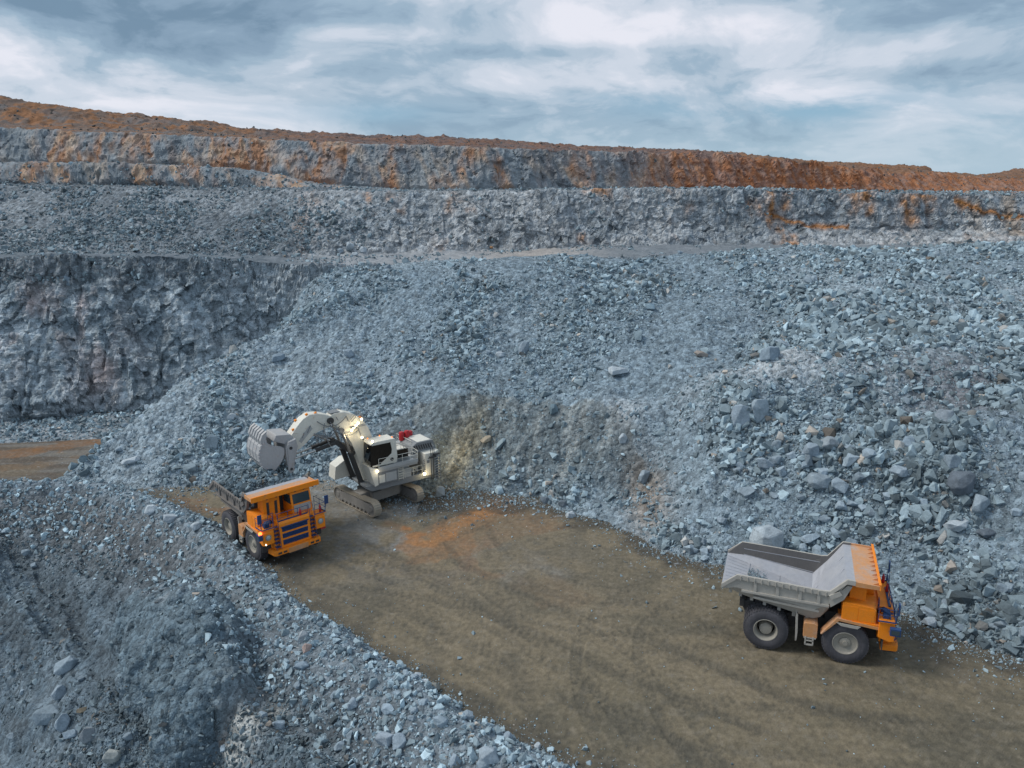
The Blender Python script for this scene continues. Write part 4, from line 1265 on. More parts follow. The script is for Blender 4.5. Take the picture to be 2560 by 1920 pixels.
M['bucket'] = paint_mat('worn_bucket_steel', (0.40, 0.405, 0.42), 0.5, 0.6, (0.42, 0.40, 0.38), metallic=0.2, dscale=0.9, wear=(0.36, 0.27, 0.21))
M['chrome'] = paint_mat('cylinder_rod', (0.55, 0.55, 0.55), 0.25, 0.15, metallic=0.9)


def lamp_mat(name, col, strength):
    m, t, b = new_mat(name)
    b.inputs['Base Color'].default_value = (*col, 1)
    b.inputs['Emission Color'].default_value = (*col, 1)
    b.inputs['Emission Strength'].default_value = strength
    return m


M['lit_white'] = lamp_mat('lit_work_lamp', (1.0, 0.86, 0.55), 8.0)
M['lit_amber'] = lamp_mat('lit_amber_lamp', (1.0, 0.25, 0.02), 1.2)
M['lit_red'] = lamp_mat('lit_red_lamp', (1.0, 0.10, 0.02), 6.0)


class MB:
    def __init__(s):
        s.bm = bmesh.new()

    def box(s, a, b, rot=None, cent=None):
        """axis aligned box between corners a, b"""
        c = Vector([(a[i] + b[i]) / 2 for i in range(3)])
        r = bmesh.ops.create_cube(s.bm, size=1.0)
        mt = Matrix.Translation(c)
        if rot:
            mt = mt @ Euler(rot).to_matrix().to_4x4()
        mt = mt @ Matrix.Diagonal([abs(b[i] - a[i]) for i in range(3)] + [1])
        bmesh.ops.transform(s.bm, matrix=mt, verts=r['verts'])
        return s

    def bar(s, p, q, w_, h_=None, up=(0, 0, 1)):
        """rectangular bar from p to q"""
        p, q = Vector(p), Vector(q)
        h_ = h_ or w_
        d = q - p
        x = d.normalized()
        u = Vector(up)
        if abs(x.dot(u)) > 0.98:
            u = Vector((0, 1, 0))
        y = u.cross(x).normalized()
        z = x.cross(y)
        mt = Matrix.Translation((p + q) / 2) @ Matrix((x, y, z)).transposed().to_4x4() @ Matrix.Diagonal((d.length, w_, h_, 1))
        r = bmesh.ops.create_cube(s.bm, size=1.0)
        bmesh.ops.transform(s.bm, matrix=mt, verts=r['verts'])
        return s

    def tube(s, pts, r, seg=8, r2=None, cap=True):
        for p, q in zip(pts[:-1], pts[1:]):
            p, q = Vector(p), Vector(q)
            d = q - p
            if d.length < 1e-6:
                continue
            rr = bmesh.ops.create_cone(s.bm, cap_ends=cap, segments=seg, radius1=r, radius2=r if r2 is None else r2, depth=d.length)
            mt = Matrix.Translation((p + q) / 2) @ d.to_track_quat('Z', 'Y').to_matrix().to_4x4()
            bmesh.ops.transform(s.bm, matrix=mt, verts=rr['verts'])
        return s

    def prism(s, poly, y0, y1, axis='y', y0b=None, y1b=None):
        """polygon in (x,z) [axis y], (y,z) [axis x] or (x,y) [axis z] pushed along the axis"""
        def P(u, v, k):
            return {'y': (u, k, v), 'x': (k, u, v), 'z': (u, v, k)}[axis]
        A = [s.bm.verts.new(P(u, v, y0)) for u, v in poly]
        B = [s.bm.verts.new(P(u, v, y1)) for u, v in poly]
        s.bm.faces.new(A)
        s.bm.faces.new(B[::-1])
        n_ = len(poly)
        for i in range(n_):
            s.bm.faces.new((A[i], B[i], B[(i + 1) % n_], A[(i + 1) % n_]))
        return s

    def lathe(s, prof, seg=48, cent=(0, 0, 0), axis='y', closed=True):
        """profile [(radius, offset along axis)] turned about an axis"""
        rings = []
        for r_, h_ in prof:
            ring = []
            for i in range(seg):
                a_ = 2 * math.pi * i / seg
                c_, s_ = math.cos(a_) * r_, math.sin(a_) * r_
                v = {'y': (c_, h_, s_), 'z': (c_, s_, h_), 'x': (h_, c_, s_)}[axis]
                ring.append(s.bm.verts.new(Vector(v) + Vector(cent)))
            rings.append(ring)
        for A, B in zip(rings[:-1], rings[1:]):
            for i in range(seg):
                s.bm.faces.new((A[i], A[(i + 1) % seg], B[(i + 1) % seg], B[i]))
        if closed:
            for ring in (rings[0], rings[-1]):
                try:
                    s.bm.faces.new(ring)
                except ValueError:
                    pass
        return s

    def loft(s, loops, cap=True, closed=True):
        rings = [[s.bm.verts.new(p) for p in lp] for lp in loops]
        n_ = len(rings[0])
        for A, B in zip(rings[:-1], rings[1:]):
            for i in range(n_ if closed else n_ - 1):
                s.bm.faces.new((A[i], A[(i + 1) % n_], B[(i + 1) % n_], B[i]))
        if cap:
            s.bm.faces.new(rings[0][::-1])
            s.bm.faces.new(rings[-1])
        return s

    def build(s, name, mat, parent=None, bevel=0.0, smooth=False, label=None):
        bm = s.bm
        bmesh.ops.recalc_face_normals(bm, faces=bm.faces[:])
        me = bpy.data.meshes.new(name)
        bm.to_mesh(me)
        bm.free()
        for p in me.polygons:
            p.use_smooth = smooth
        me.materials.append(M[mat] if isinstance(mat, str) else mat)
        o = bpy.data.objects.new(name, me)
        C.objects.link(o)
        if parent:
            o.parent = parent
        if smooth:
            try:
                me.set_sharp_from_angle(angle=math.radians(35))
            except Exception:
                pass
        if bevel:
            b = o.modifiers.new('bevel', 'BEVEL')
            b.width = bevel
            b.segments = 2
            b.limit_method = 'ANGLE'
            b.angle_limit = math.radians(30)
        if label:
            o['label'] = label
        return o


def rails(mb, path, h=1.0, posts=True, r=0.025, mid=True, n=None):
    """guard rail along floor points"""
    pts = [Vector(p) for p in path]
    up = Vector((0, 0, h))
    mb.tube([p + up for p in pts], r, 6)
    if mid:
        mb.tube([p + up * 0.52 for p in pts], r * 0.8, 6)
    for i, (p, q) in enumerate(zip(pts[:-1], pts[1:])):
        k = n or max(1, int((q - p).length / 0.9))
        for j in range(k + 1):
            if j == 0 and i > 0:
                continue
            a_ = p.lerp(q, j / k)
            mb.tube([a_, a_ + up], r, 6)


# ------------------------------------------------------------------ mining dump truck (x forward, y left, origin under the rear axle)
WB, TR, TW = 5.25, 1.56, 0.86


def add_wheel(parent, x, y_face, outward, dual=False, front=True):
    """outward = +1 left, -1 right"""
    hub = MB()
    o_ = outward
    cy = 0.0
    prof_hub = [(0.02, 0.02), (0.16, 0.02), (0.18, -0.08), (0.36, -0.12), (0.38, -0.30), (0.10, -0.32)] if front else [(0.02, -0.16), (0.22, -0.17), (0.42, -0.2), (0.46, -0.42), (0.52, -0.8), (0.10, -0.82)]
    hub.lathe([(r, h * o_) for r, h in prof_hub], 32, (x, y_face, TR))
    if front:
        for i in range(16):
            a_ = i * math.pi / 8
            hub.tube([(x + math.cos(a_) * 0.56, y_face - 0.12 * o_, TR + math.sin(a_) * 0.56), (x + math.cos(a_) * 0.56, y_face - 0.20 * o_, TR + math.sin(a_) * 0.56)], 0.035, 6)
    else:
        for i in range(14):
            a_ = i * math.pi / 7
            hub.tube([(x + math.cos(a_) * 0.34, y_face - 0.15 * o_, TR + math.sin(a_) * 0.34), (x + math.cos(a_) * 0.34, y_face - 0.21 * o_, TR + math.sin(a_) * 0.34)], 0.028, 6)
    w_ = hub.build('wheel', 'rim', parent, smooth=True)
    rim = MB()
    if front:
        pr = [(0.85, 0.0), (0.80, 0.03), (0.76, -0.02), (0.72, -0.09), (0.48, -0.17), (0.38, -0.19), (0.38, -0.26), (0.80, -0.30)]
    else:
        pr = [(0.85, 0.0), (0.81, 0.03), (0.76, -0.02), (0.72, -0.12), (0.66, -0.34), (0.60, -0.5), (0.60, -0.6), (0.8, -0.6)]
    rim.lathe([(r, h * o_) for r, h in pr], 48, (x, y_face, TR), closed=False)
    rim.build('rim', 'rim', w_, smooth=True)
    ty = MB()
    sides = [0.0] + ([1.02] if dual else [])
    for s0 in sides:
        R_ = TR
        prof = [(0.80, -0.06), (0.86, 0.015), (0.98, 0.045), (1.16, 0.06), (1.32, 0.03), (1.46, -0.03), (1.515, -0.10),
                (1.515, -TW + 0.10), (1.46, -TW + 0.03), (1.3, -TW), (0.86, -TW), (0.80, -TW + 0.06)]
        ty.lathe([(r, (h - s0) * o_) for r, h in prof], 64, (x, y_face, TR), closed=False)
        # tread lugs
        nl = 44
        for i in range(nl):
            for half in (0, 1):
                a0 = 2 * math.pi * (i + 0.5 * half) / nl
                da = 2 * math.pi / nl * 0.30
                y_a, y_b = (-0.02, -TW / 2 + 0.02) if half == 0 else (-TW / 2 - 0.02, -TW + 0.02)
                vs = []
                for yy, rr0, rr1 in ((y_a, 1.44 if half == 0 else 1.50, 1.53 if half == 0 else 1.56), (y_b, 1.50 if half == 0 else 1.44, 1.56 if half == 0 else 1.53)):
                    skew = 0.05 * (1 if half else -1) * (1 if yy < -TW / 2 else -1)
                    for sg in (-1, 1):
                        for rr in (rr0, rr1):
                            aa = a0 + sg * da + skew
                            vs.append(ty.bm.verts.new((x + math.cos(aa) * rr, y_face + (yy - s0) * o_, TR + math.sin(aa) * rr)))
                for f in ((0, 1, 3, 2), (4, 6, 7, 5), (1, 5, 7, 3), (0, 2, 6, 4), (0, 4, 5, 1), (2, 3, 7, 6)):
                    ty.bm.faces.new([vs[k_] for k_ in f])
    ty.build('tyre', 'tyre', w_, smooth=True)
    return w_


def bed_section(x, yf, zf, yc, zc, yw, zr, th, yo, zo, yb, zb):
    """closed loop of the bed shell at one station: inner surface, rim, outer skin, underside"""
    half = [(0, zf), (yf, zf), (yc, zc), (yw, zr), (yw + th, zr), (yw + th, zr - 0.34), (yo, zr - 0.36), (yo, zo), (yb, zb), (0, zb)]
    right = [(-y, z) for y, z in half[::-1]][1:-1]
    return [(x, y, z) for y, z in half] + [(x, y, z) for y, z in right]


def make_truck(name, label, loc, rz, loaded, worn=0.0):
    t = thing(name, label, 'dump truck', loc, rz, 'dump trucks in the pit')
    # --- chassis
    mb = MB()
    for y in (-0.85, 0.85):
        mb.prism([(-1.9, 2.6), (-1.3, 1.5), (1.0, 1.25), (6.6, 1.25), (8.0, 1.5), (8.0, 2.2), (6.6, 2.3), (3.6, 2.35), (0.5, 2.3), (-1.2, 2.9)], y - 0.2, y + 0.2)
    mb.box((-0.7, -0.8, 1.0), (0.7, 0.8, 2.0)).box((1.6, -0.8, 1.5), (2.0, 0.8, 2.1)).box((5.0, -0.9, 1.35), (7.9, 0.9, 2.9))
    mb.tube([(0, -1.7, TR), (0, 1.7, TR)], 0.62, 20).tube([(WB, -1.9, TR), (WB, 1.9, TR)], 0.28, 14)
    mb.box((3.9, -1.2, 1.6), (5.0, 1.2, 3.0))
    for y in (-1.05, 1.05):
        mb.tube([(0.9, y, 1.4), (-0.6, y, 2.8)], 0.16, 12).tube([(3.0, y * 1.1, 1.5), (1.9, y * 1.1, 3.1)], 0.17, 12)
    mb.box((-1.95, -1.1, 2.3), (-1.6, 1.1, 2.9))
    mb.build('chassis', 'frame', t, 0.02)
    # --- wheels
    for o_ in (-1, 1):
        add_wheel(t, WB, 2.72 * o_, o_, False, True)
        add_wheel(t, 0.0, 2.66 * o_, o_, True, False)
    # --- bed
    ST = [
        # x, yf, zf, yc, zc, yw, zr, th, yo, zo, yb, zb
        (-3.20, 2.30, 4.60, 2.62, 4.64, 2.74, 4.78, .14, 2.80, 4.40, 2.2, 4.42),
        (-2.15, 2.10, 4.42, 2.60, 4.66, 2.72, 5.64, .16, 2.74, 4.60, 2.3, 4.02),
        (-1.55, 2.00, 4.30, 2.60, 4.64, 2.72, 5.62, .16, 2.72, 4.50, 2.2, 3.78),
        (0.6, 1.85, 3.76, 2.60, 4.30, 2.72, 5.52, .16, 2.70, 4.15, 2.15, 3.28),
        (3.05, 1.70, 3.05, 2.60, 3.90, 2.72, 5.38, .16, 2.70, 3.75, 2.1, 2.74),
        (3.55, 1.85, 4.10, 2.60, 4.55, 2.72, 5.35, .16, 2.70, 4.05, 2.1, 2.95),
        (3.98, 2.10, 4.85, 2.68, 5.05, 2.74, 5.40, .16, 2.76, 4.35, 2.1, 3.55),
        (4.45, 2.40, 5.60, 2.80, 5.68, 2.84, 5.94, .18, 2.80, 5.15, 2.0, 4.70),
        (4.98, 2.70, 6.40, 2.94, 6.42, 2.98, 6.56, .18, 2.98, 6.12, 2.2, 5.90),
        (5.5, 2.80, 6.36, 2.98, 6.38, 3.02, 6.54, .16, 3.04, 6.14, 2.4, 6.10),
    ]
    mb = MB()
    L_ = [bed_section(*s) for s in ST]
    rings = [[mb.bm.verts.new(p) for p in lp] for lp in L_]
    for A, B in zip(rings[:-1], rings[1:]):
        for i in range(3, 15):
            mb.bm.faces.new((A[i], A[(i + 1) % 18], B[(i + 1) % 18], B[i]))
    mb.bm.faces.new(rings[0][::-1]); mb.bm.faces.new(rings[-1])
    BM_ = 'bed_dark' if loaded else 'bed'
    bed = mb.build('dump_bed', BM_, t, 0.012)
    # wear plates: the inner skin of the bed
    MB().loft([[lp[i] for i in (16, 17, 0, 1, 2)] for lp in L_], cap=False, closed=False).build('wear_plate', 'bed_in', bed)
    for q_ in ((2, 3), (15, 16)):
        MB().loft([[lp[i] for i in q_] for lp in L_], cap=False, closed=False).build('side_liner', 'bed_wall', bed)
    # plate seams and drag strips
    mb = MB()
    mb.bar((-1.5, -1.95, 4.315), (-1.5, 1.95, 4.315), .05, .05)
    mb.bar((0.7, -1.8, 3.765), (0.7, 1.8, 3.765), .04, .04)
    for y in (-1, 1):
        mb.bar((-2.0, y * 2.60, 4.70), (3.2, y * 2.60, 3.97), .04, .06).bar((-2.0, y * 2.67, 5.15), (3.7, y * 2.67, 4.85), .03, .05)
        mb.bar((3.3, y * 0.9, 3.62), (4.9, y * 1.0, 6.32), .03, .03)
    for k_ in range(9):
        mb.bar((-3.1, -2.2 + k_ * 0.55, 4.632), (-1.65, -1.9 + k_ * 0.475, 4.352), 0.02, 0.012)
    mb.build('plate_seam', 'bed_in', bed)
    # side rails with stiffeners
    for y in (-1, 1):
        mb = MB()
        for k_ in range(13):
            x = -1.9 + k_ * 0.47
            zr = 5.62 - (x + 2.15) * 0.046
            mb.box((x - .03, y * 2.865, zr - 0.36), (x + .03, y * 2.95, zr - 0.02))
        for x in (-0.9, 0.6, 2.1, 3.3):
            zr = 5.62 - (x + 2.15) * 0.046
            mb.box((x - .11, y * 2.69, zr - 1.10), (x + .11, y * 2.83, zr - 0.35))
        mb.bar((-1.8, y * 2.76, 4.44), (4.0, y * 2.76, 4.24), 0.22, 0.16)
        mb.bar((-1.0, y * 2.62, 4.02), (3.4, y * 2.60, 3.66), 0.22, 0.16)
        mb.build('side_stiffener', BM_, bed, 0.01)
        # canopy arm
        mb = MB()
        mb.prism([(3.9, 4.9), (4.1, 4.2), (4.9, 4.9), (5.35, 5.95), (5.05, 6.0), (4.75, 5.6)], y * 2.60, y * 2.86)
        mb.box((3.95, y * 2.87, 5.02), (4.75, y * 3.0, 5.36), rot=(0, -0.6, 0))
        mb.build('canopy_arm', BM_, bed, 0.01)
    # rubbing strip on the underside and body pads
    mb = MB()
    for y in (-0.85, 0.85):
        mb.bar((-1.9, y, 3.86), (3.1, y, 2.76), 0.4, 0.34)
    for x in (-2.6, -1.9, -1.1, -0.2, 0.8, 1.8, 2.7):
        zz = 3.60 - (x + 1.55) * 0.25
        mb.bar((x, -2.0, zz + .12), (x, 2.0, zz + .12), 0.22, 0.5)
    mb.build('under_rib', 'bed', bed, 0.01)
    # canopy over the cab
    mb = MB()
    mb.loft([[(x, -w2, z0), (x, w2, z0), (x, w2, z1), (x, w2 - .1, z1), (x, w2 - .12, z1 - .12), (x, -w2 + .12, z1 - .12), (x, -w2 + .1, z1), (x, -w2, z1)]
             for x, w2, z0, z1 in ((5.5, 3.17, 6.14, 6.50), (6.2, 3.2, 6.14, 6.46), (7.0, 3.2, 6.14, 6.42))])
    can = mb.build('canopy', 'orange_worn', t, 0.01)
    mb = MB()
    mb.box((7.0, -3.28, 6.12), (7.06, 3.28, 6.58)).box((6.9, -3.28, 6.52), (7.0, 3.28, 6.58))
    mb.build('canopy_lip', 'orange', can, 0.01)
    for k_ in range(9):
        y = -2.8 + k_ * 0.7
        MB().prism([(6.995, 6.30), (6.995, 6.54), (6.55, 6.31)], y - .035, y + .035).build('gusset', 'orange_worn', can)
    mb = MB()
    for k_ in range(7):
        y = -2.7 + k_ * 0.9
        mb.box((4.9, y - .06, 6.02), (7.0, y + .06, 6.14))
    mb.build('canopy_beam', 'frame', can)
    # --- front deck and fenders
    mb = MB()
    mb.box((5.0, -1.45, 3.80), (7.95, 1.5, 3.93))
    mb.box((4.7, -2.9, 3.30), (7.25, -1.4, 3.42)).box((4.7, 1.4, 3.30), (7.25, 2.9, 3.42))
    mb.build('deck', 'orange', t, 0.01)
    for y in (-1, 1):
        mb = MB()   # wheel arch: beige strip that comes down behind the wheel
        mb.prism([(3.62, 2.1), (3.70, 2.1), (4.72, 3.30), (7.6, 3.02), (7.6, 3.24), (4.6, 3.50)], y * 2.2, y * 2.92)
        mb.build('fender', 'orange_worn', t, 0.01)
        mb = MB()
        mb.prism([(4.55, 3.2), (4.85, 2.98), (5.9, 2.92), (6.1, 3.12)], y * 2.925, y * 2.97)
        mb.build('splash_guard', 'bed', t)
        mb = MB()   # lamp pod
        mb.prism([(7.2, 2.6), (7.9, 2.36), (8.2, 2.42), (8.2, 3.5), (8.1, 3.76), (7.2, 3.78)], y * 2.0, y * 3.02)
        mb.box((7.16, y * 1.9, 3.78), (8.26, y * 3.14, 3.84))
        pod = mb.build('lamp_pod', 'orange', t, 0.03)
        mb = MB()
        mb.lathe([(0.27, 0.0), (0.27, 0.06), (0.22, 0.07), (0.21, 0.03), (0.01, 0.03)], 28, (8.2, y * 2.55, 3.1), 'x')
        mb.build('lamp_ring', 'rim', pod, smooth=True)
        hl = MB().lathe([(0.215, 0.0), (0.17, 0.05), (0.09, 0.075), (0.005, 0.08)], 24, (8.21, y * 2.55, 3.1), 'x').build('headlight', 'lamp_glass', pod, smooth=True)
        mb = MB().box((7.5, y * 2.1, 1.55), (7.56, y * 2.9, 2.5))
        mb.build('mud_flap', 'frame', t)
        # mud flap in front of the rear wheel
        mb = MB().tube([(1.95, y * 2.3, 3.3), (2.0, y * 2.45, 2.4), (2.05, y * 2.4, 1.0)], 0.045, 6)
        mb.prism([(1.96, 3.1), (2.08, 3.1), (2.14, 1.7), (2.1, 1.05), (2.02, 1.4)], y * 2.15, y * 2.5)
        mb.build('rock_ejector', 'bed', t)
    # cabinets
    mb = MB()
    mb.prism([(4.85, 3.42), (6.98, 3.42), (6.98, 4.40), (6.8, 4.55), (5.0, 4.72), (4.85, 4.66)], -2.82, -1.75)
    mb.box((4.86, -2.84, 3.46), (5.86, -2.815, 4.5)).box((5.9, -2.84, 3.46), (6.9, -2.815, 4.4))
    mb.build('filter_cabinet', 'orange', t, 0.02)
    mb = MB()
    mb.prism([(4.85, 3.42), (5.6, 3.42), (5.6, 4.72), (4.85, 4.76)], 1.75, 2.82)
    mb.build('left_cabinet', 'orange', t, 0.02).name = 'battery_cabinet'
    mb = MB()
    mb.box((5.3, -1.95, 3.94), (6.35, -0.35, 5.85))
    cb = mb.build('control_cabinet', 'orange', t, 0.02)
    MB().box((6.352, -1.62, 4.3), (6.372, -1.38, 5.5)).box((6.352, -0.85, 4.3), (6.372, -0.6, 5.5)).build('vent_strip', 'frame', cb)
    MB().box((6.352, -1.30, 4.1), (6.38, -0.92, 4.95)).box((6.352, -1.30, 5.0), (6.38, -0.92, 5.6)).build('cabinet_door', 'orange', cb, 0.01)
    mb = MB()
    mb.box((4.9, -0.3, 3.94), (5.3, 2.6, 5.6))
    mb.build('shaded_engine_cover', 'frame', t, 0.02)  # dark colour stands in for the shade in the recess under the canopy
    MB().tube([(5.55, -1.2, 3.9), (5.55, -1.2, 4.5)], 0.26, 20).build('air_tank', 'yellow', t, 0.02, True)
    # cab
    mb = MB()
    mb.loft([[(x0, 0.45, z), (x1, 0.45, z), (x1, 2.42, z), (x0, 2.42, z)] for x0, x1, z in ((5.35, 7.12, 3.94), (5.35, 7.06, 4.85), (5.4, 6.86, 5.92), (5.5, 6.8, 6.02))])
    cab = mb.build('cab', 'orange', t, 0.03)
    MB().loft([[(x, 0.62, z), (x + 0.012, 0.62, z), (x + 0.012, 2.26, z), (x, 2.26, z)] for x, z in ((7.045, 4.93), (6.895, 5.80))]).build('windshield', 'glass', cab, 0.0)
    MB().box((7.09, 0.62, 4.14), (7.13, 2.26, 4.80)).build('cab_front_panel', 'light_grey', cab, 0.01)
    for yy in (2.425, 0.43):
        MB().prism([(5.55, 4.95), (6.92, 4.95), (6.78, 5.78), (5.58, 5.78)], yy, yy + 0.012).build('side_window', 'glass', cab)
    mb = MB().tube([(7.03, 1.0, 4.98), (6.96, 1.5, 5.45)], 0.014, 5).tube([(7.03, 1.9, 4.98), (6.97, 1.6, 5.40)], 0.014, 5)
    mb.build('wiper', 'frame', cab)
    # radiator housing with three louvre bands
    mb = MB()
    mb.prism([(7.3, 1.75), (8.28, 1.75), (8.2, 3.95), (8.05, 4.12), (7.3, 4.12)], -1.5, 1.5)
    rad = mb.build('radiator_housing', 'orange', t, 0.03)
    for k_, (z0, z1) in enumerate(((1.95, 2.45), (2.58, 3.04), (3.17, 3.60))):
        mb = MB()
        xm = 8.285 - 0.08 * (0.5 * (z0 + z1) - 1.75) / 2.2
        mb.box((xm - 0.03, -1.24, z0), (xm, 1.24, z1))
        for j in range(7):
            zz = z0 + 0.04 + j * (z1 - z0 - 0.06) / 7
            mb.box((xm, -1.22, zz), (xm + 0.03, 1.22, zz + 0.035), rot=(0, 0.5, 0))
        mb.box((xm, -0.015, z0), (xm + 0.04, 0.015, z1))
        mb.build('louver_panel', 'blue', rad)
    MB().box((8.2, -1.34, 3.62), (8.33, 1.34, 3.70)).build('louver_hood', 'blue', rad)
    MB().box((7.86, -1.42, 4.125), (8.0, 1.42, 4.20)).build('kick_plate', 'blue', rad)
    # bumper
    mb = MB()
    mb.prism([(7.5, -2.36), (8.5, -2.28), (8.62, -2.1), (8.62, 2.1), (8.5, 2.28), (7.5, 2.36)], 1.30, 1.74, 'z')
    bmp = mb.build('bumper', 'orange', t, 0.04)
    MB().box((8.55, -0.95, 1.27), (8.66, 0.95, 1.72)).build('tow_plate', 'orange_worn', bmp, 0.01)
    for y in (-1.95, -1.45, 1.2, 1.7):
        MB().box((8.60, y, 1.42), (8.635, y + 0.34, 1.60)).build('bumper_slot', 'frame', bmp)
    MB().box((7.6, -2.0, 1.05), (8.4, -1.7, 1.3)).box((7.6, 1.7, 1.05), (8.4, 2.0, 1.3)).box((7.9, -0.8, 1.1), (8.5, 0.8, 1.3)).build('tow_bracket', 'frame', bmp)
    # ladders up both sides of the radiator
    for y in (-1, 1):
        y0, y1 = y * 1.54, y * 1.96
        for k_ in range(6):
            z = 1.95 + k_ * 0.36
            MB().box((8.0 - k_ * 0.05, y0, z), (8.42 - k_ * 0.05, y1, z + 0.05)).build('ladder_step', 'blue', t)
        mb = MB()
        mb.prism([(7.4, 1.75), (8.05, 1.75), (7.85, 3.9), (7.4, 3.9)], y * 1.52, y * 1.98)
        mb.build('stair_back', 'orange', t)
        mb = MB()
        for yy in (y0, y1):
            mb.tube([(8.5, yy, 1.8), (8.48, yy, 2.2), (8.2, yy, 4.2), (8.0, yy, 4.9), (7.8, yy, 4.95)], 0.022, 6)
        mb.build('ladder_rail', 'blue', t)
    # railings round the deck
    mb = MB()
    rails(mb, [(8.0, -1.45, 3.95), (8.0, 1.45, 3.95)], 0.95)
    rails(mb, [(8.2, -2.05, 3.84), (8.2, -3.1, 3.84), (7.1, -3.1, 3.84)], 0.95)
    rails(mb, [(8.2, 2.05, 3.84), (8.2, 3.1, 3.84), (6.2, 3.1, 3.84)], 0.95)
    rails(mb, [(7.2, -1.5, 3.84), (7.2, -2.0, 3.84)], 0.95)
    mb.box((8.17, -3.14, 3.84), (8.23, -2.0, 3.92)).box((8.17, 2.0, 3.84), (8.23, 3.14, 3.92)).box((7.1, -3.14, 3.84), (8.2, -3.08, 3.92)).box((7.1, 3.08, 3.84), (8.2, 3.14, 3.92))
    mb.build('handrail', 'blue', t)
    # mirrors
    for y in (-1, 1):
        mb = MB()
        mb.tube([(8.15, y * 3.1, 3.9), (8.3, y * 3.25, 5.3)], 0.03, 6)
        mb.box((8.22, y * 3.05, 4.6), (8.32, y * 3.42, 5.4))
        mr = mb.build('mirror', 'blue', t, 0.02)
        MB().box((8.205, y * 3.09, 4.66), (8.215, y * 3.38, 5.34)).build('mirror_glass', 'glass', mr)
    # round work lamp and low mirror box
    mb = MB().box((7.85, -3.5, 3.1), (8.5, -3.16, 3.62))
    lb = mb.build('step_mirror', 'blue', t, 0.02)
    MB().box((7.92, -3.515, 3.2), (8.42, -3.5, 3.52)).build('mirror_glass', 'glass', lb)
    MB().box((8.2, 2.5, 2.30), (8.26, 3.0, 2.40)).build('marker_lamp', 'red', t)
    if loaded:
        MB().lathe([(0.17, 0), (0.17, 0.06), (0.01, 0.09)], 20, (8.28, -3.3, 3.72), 'x').build('hazard_lamp', 'lit_red', t, smooth=True)
        MB().lathe([(0.05, 0), (0.05, 0.03), (0.005, 0.05)], 12, (8.2, -2.82, 2.5), 'x').build('marker_lamp', 'lit_white', t, smooth=True)
    # extinguishers
    for ex in ((7.9, 2.75, 3.86), (7.95, 0.75, 4.1)) + (((7.6, 2.0, 3.86),) if not loaded else ()):
        MB().lathe([(0.09, 0), (0.11, 0.04), (0.11, 0.5), (0.05, 0.6), (0.03, 0.72), (0.005, 0.73)], 14, ex, 'z').build('fire_extinguisher', 'red', t, smooth=True)
    # deck hoses and horn cluster
    mb = MB()
    random.seed(5)
    for k_ in range(5):
        y = -2.7 + k_ * 0.13
        mb.tube([(7.9, y, 3.86), (7.85, y + .1, 4.25), (7.5, y + .2, 4.35), (7.35, y + .5, 4.1)], 0.04, 6)
    mb.box((7.45, -2.65, 3.85), (7.8, -2.2, 4.2))
    mb.build('hose_cluster', 'blue', t)
    # fuel tank between the wheels
    MB().prism([(2.5, 1.6), (3.42, 1.6), (3.42, 2.62), (3.2, 2.7), (2.6, 2.7), (2.5, 2.6)], -2.75, -1.6).build('fuel_tank', 'orange_worn', t, 0.04)
    mb = MB()
    for xa, xb in ((2.62, 2.72), (3.12, 3.22)):
        mb.box((xa, -2.8, 1.0), (xb, -2.68, 1.66))
    mb.box((2.62, -2.8, 1.0), (3.22, -2.66, 1.1)).box((2.62, -2.8, 1.32), (3.22, -2.66, 1.4)).box((2.55, -2.78, 1.52), (3.35, -2.0, 1.6))
    mb.build('tank_step', 'bed', t)
    MB().tube([(2.55, 2.2, 2.0), (3.45, 2.2, 2.0)], 0.5, 24).build('hydraulic_tank', 'orange_worn', t, 0.02, True)
    return t


TL = (-25.05, 71.3, floor_h(np.array([-24.85]), np.array([71.6]))[0] + 0.02)
TRR = (18.75, 53.0, floor_h(np.array([18.75]), np.array([53.0]))[0] + 0.02)
truck_l = make_truck('dump_truck', 'orange dump truck full of rock, being loaded under the excavator bucket', TL, math.radians(-47), True)
truck_r = make_truck('dump_truck', 'orange dump truck with an empty grey bed, driving past the rubble slope', TRR, math.radians(-19.6), False)


def local_to_world(root, p):
    return root.matrix_basis @ Vector(p)


def heap(name, root, fn, xr, yr, n_, size, label, cat='rubble', mound=True, lo=.2, hi=.42):
    """a pile of stones resting inside a truck bed"""
    mw = Matrix.Translation(root.location) @ root.rotation_euler.to_matrix().to_4x4()
    px_ = rng.uniform(*xr, n_); py_ = rng.uniform(*yr, n_)
    pz_ = fn(px_, py_)
    P_ = np.array([mw @ Vector((a_, b_, c_)) for a_, b_, c_ in zip(px_, py_, pz_)])
    s_ = power_sizes(n_, size[0], size[1], 2.4).astype(np.float32)
    return scatter(name, P_, s_, stone_colours(n_, 0.02, lo, hi), M['stone'], label, sink=0.3)


def load_z(x, y):
    edge = np.minimum(np.clip((x + 2.6) / 1.6, 0, 1), np.clip((5.0 - x) / 1.4, 0, 1)) * np.clip((2.75 - np.abs(y)) / 1.2, 0, 1)
    return 4.9 + 1.3 * edge ** 0.8 + 0.35 * np.exp(-((x - 1.2) ** 2 + (y - 0.3) ** 2) / 2.0) + rng.uniform(-0.2, 0.2, x.shape)


heap('rock_load', truck_l, load_z, (-2.5, 4.9), (-2.6, 2.6), 1500, (0.2, 1.3), 'grey rock heaped in the bed of the truck being loaded', lo=.14, hi=.32)
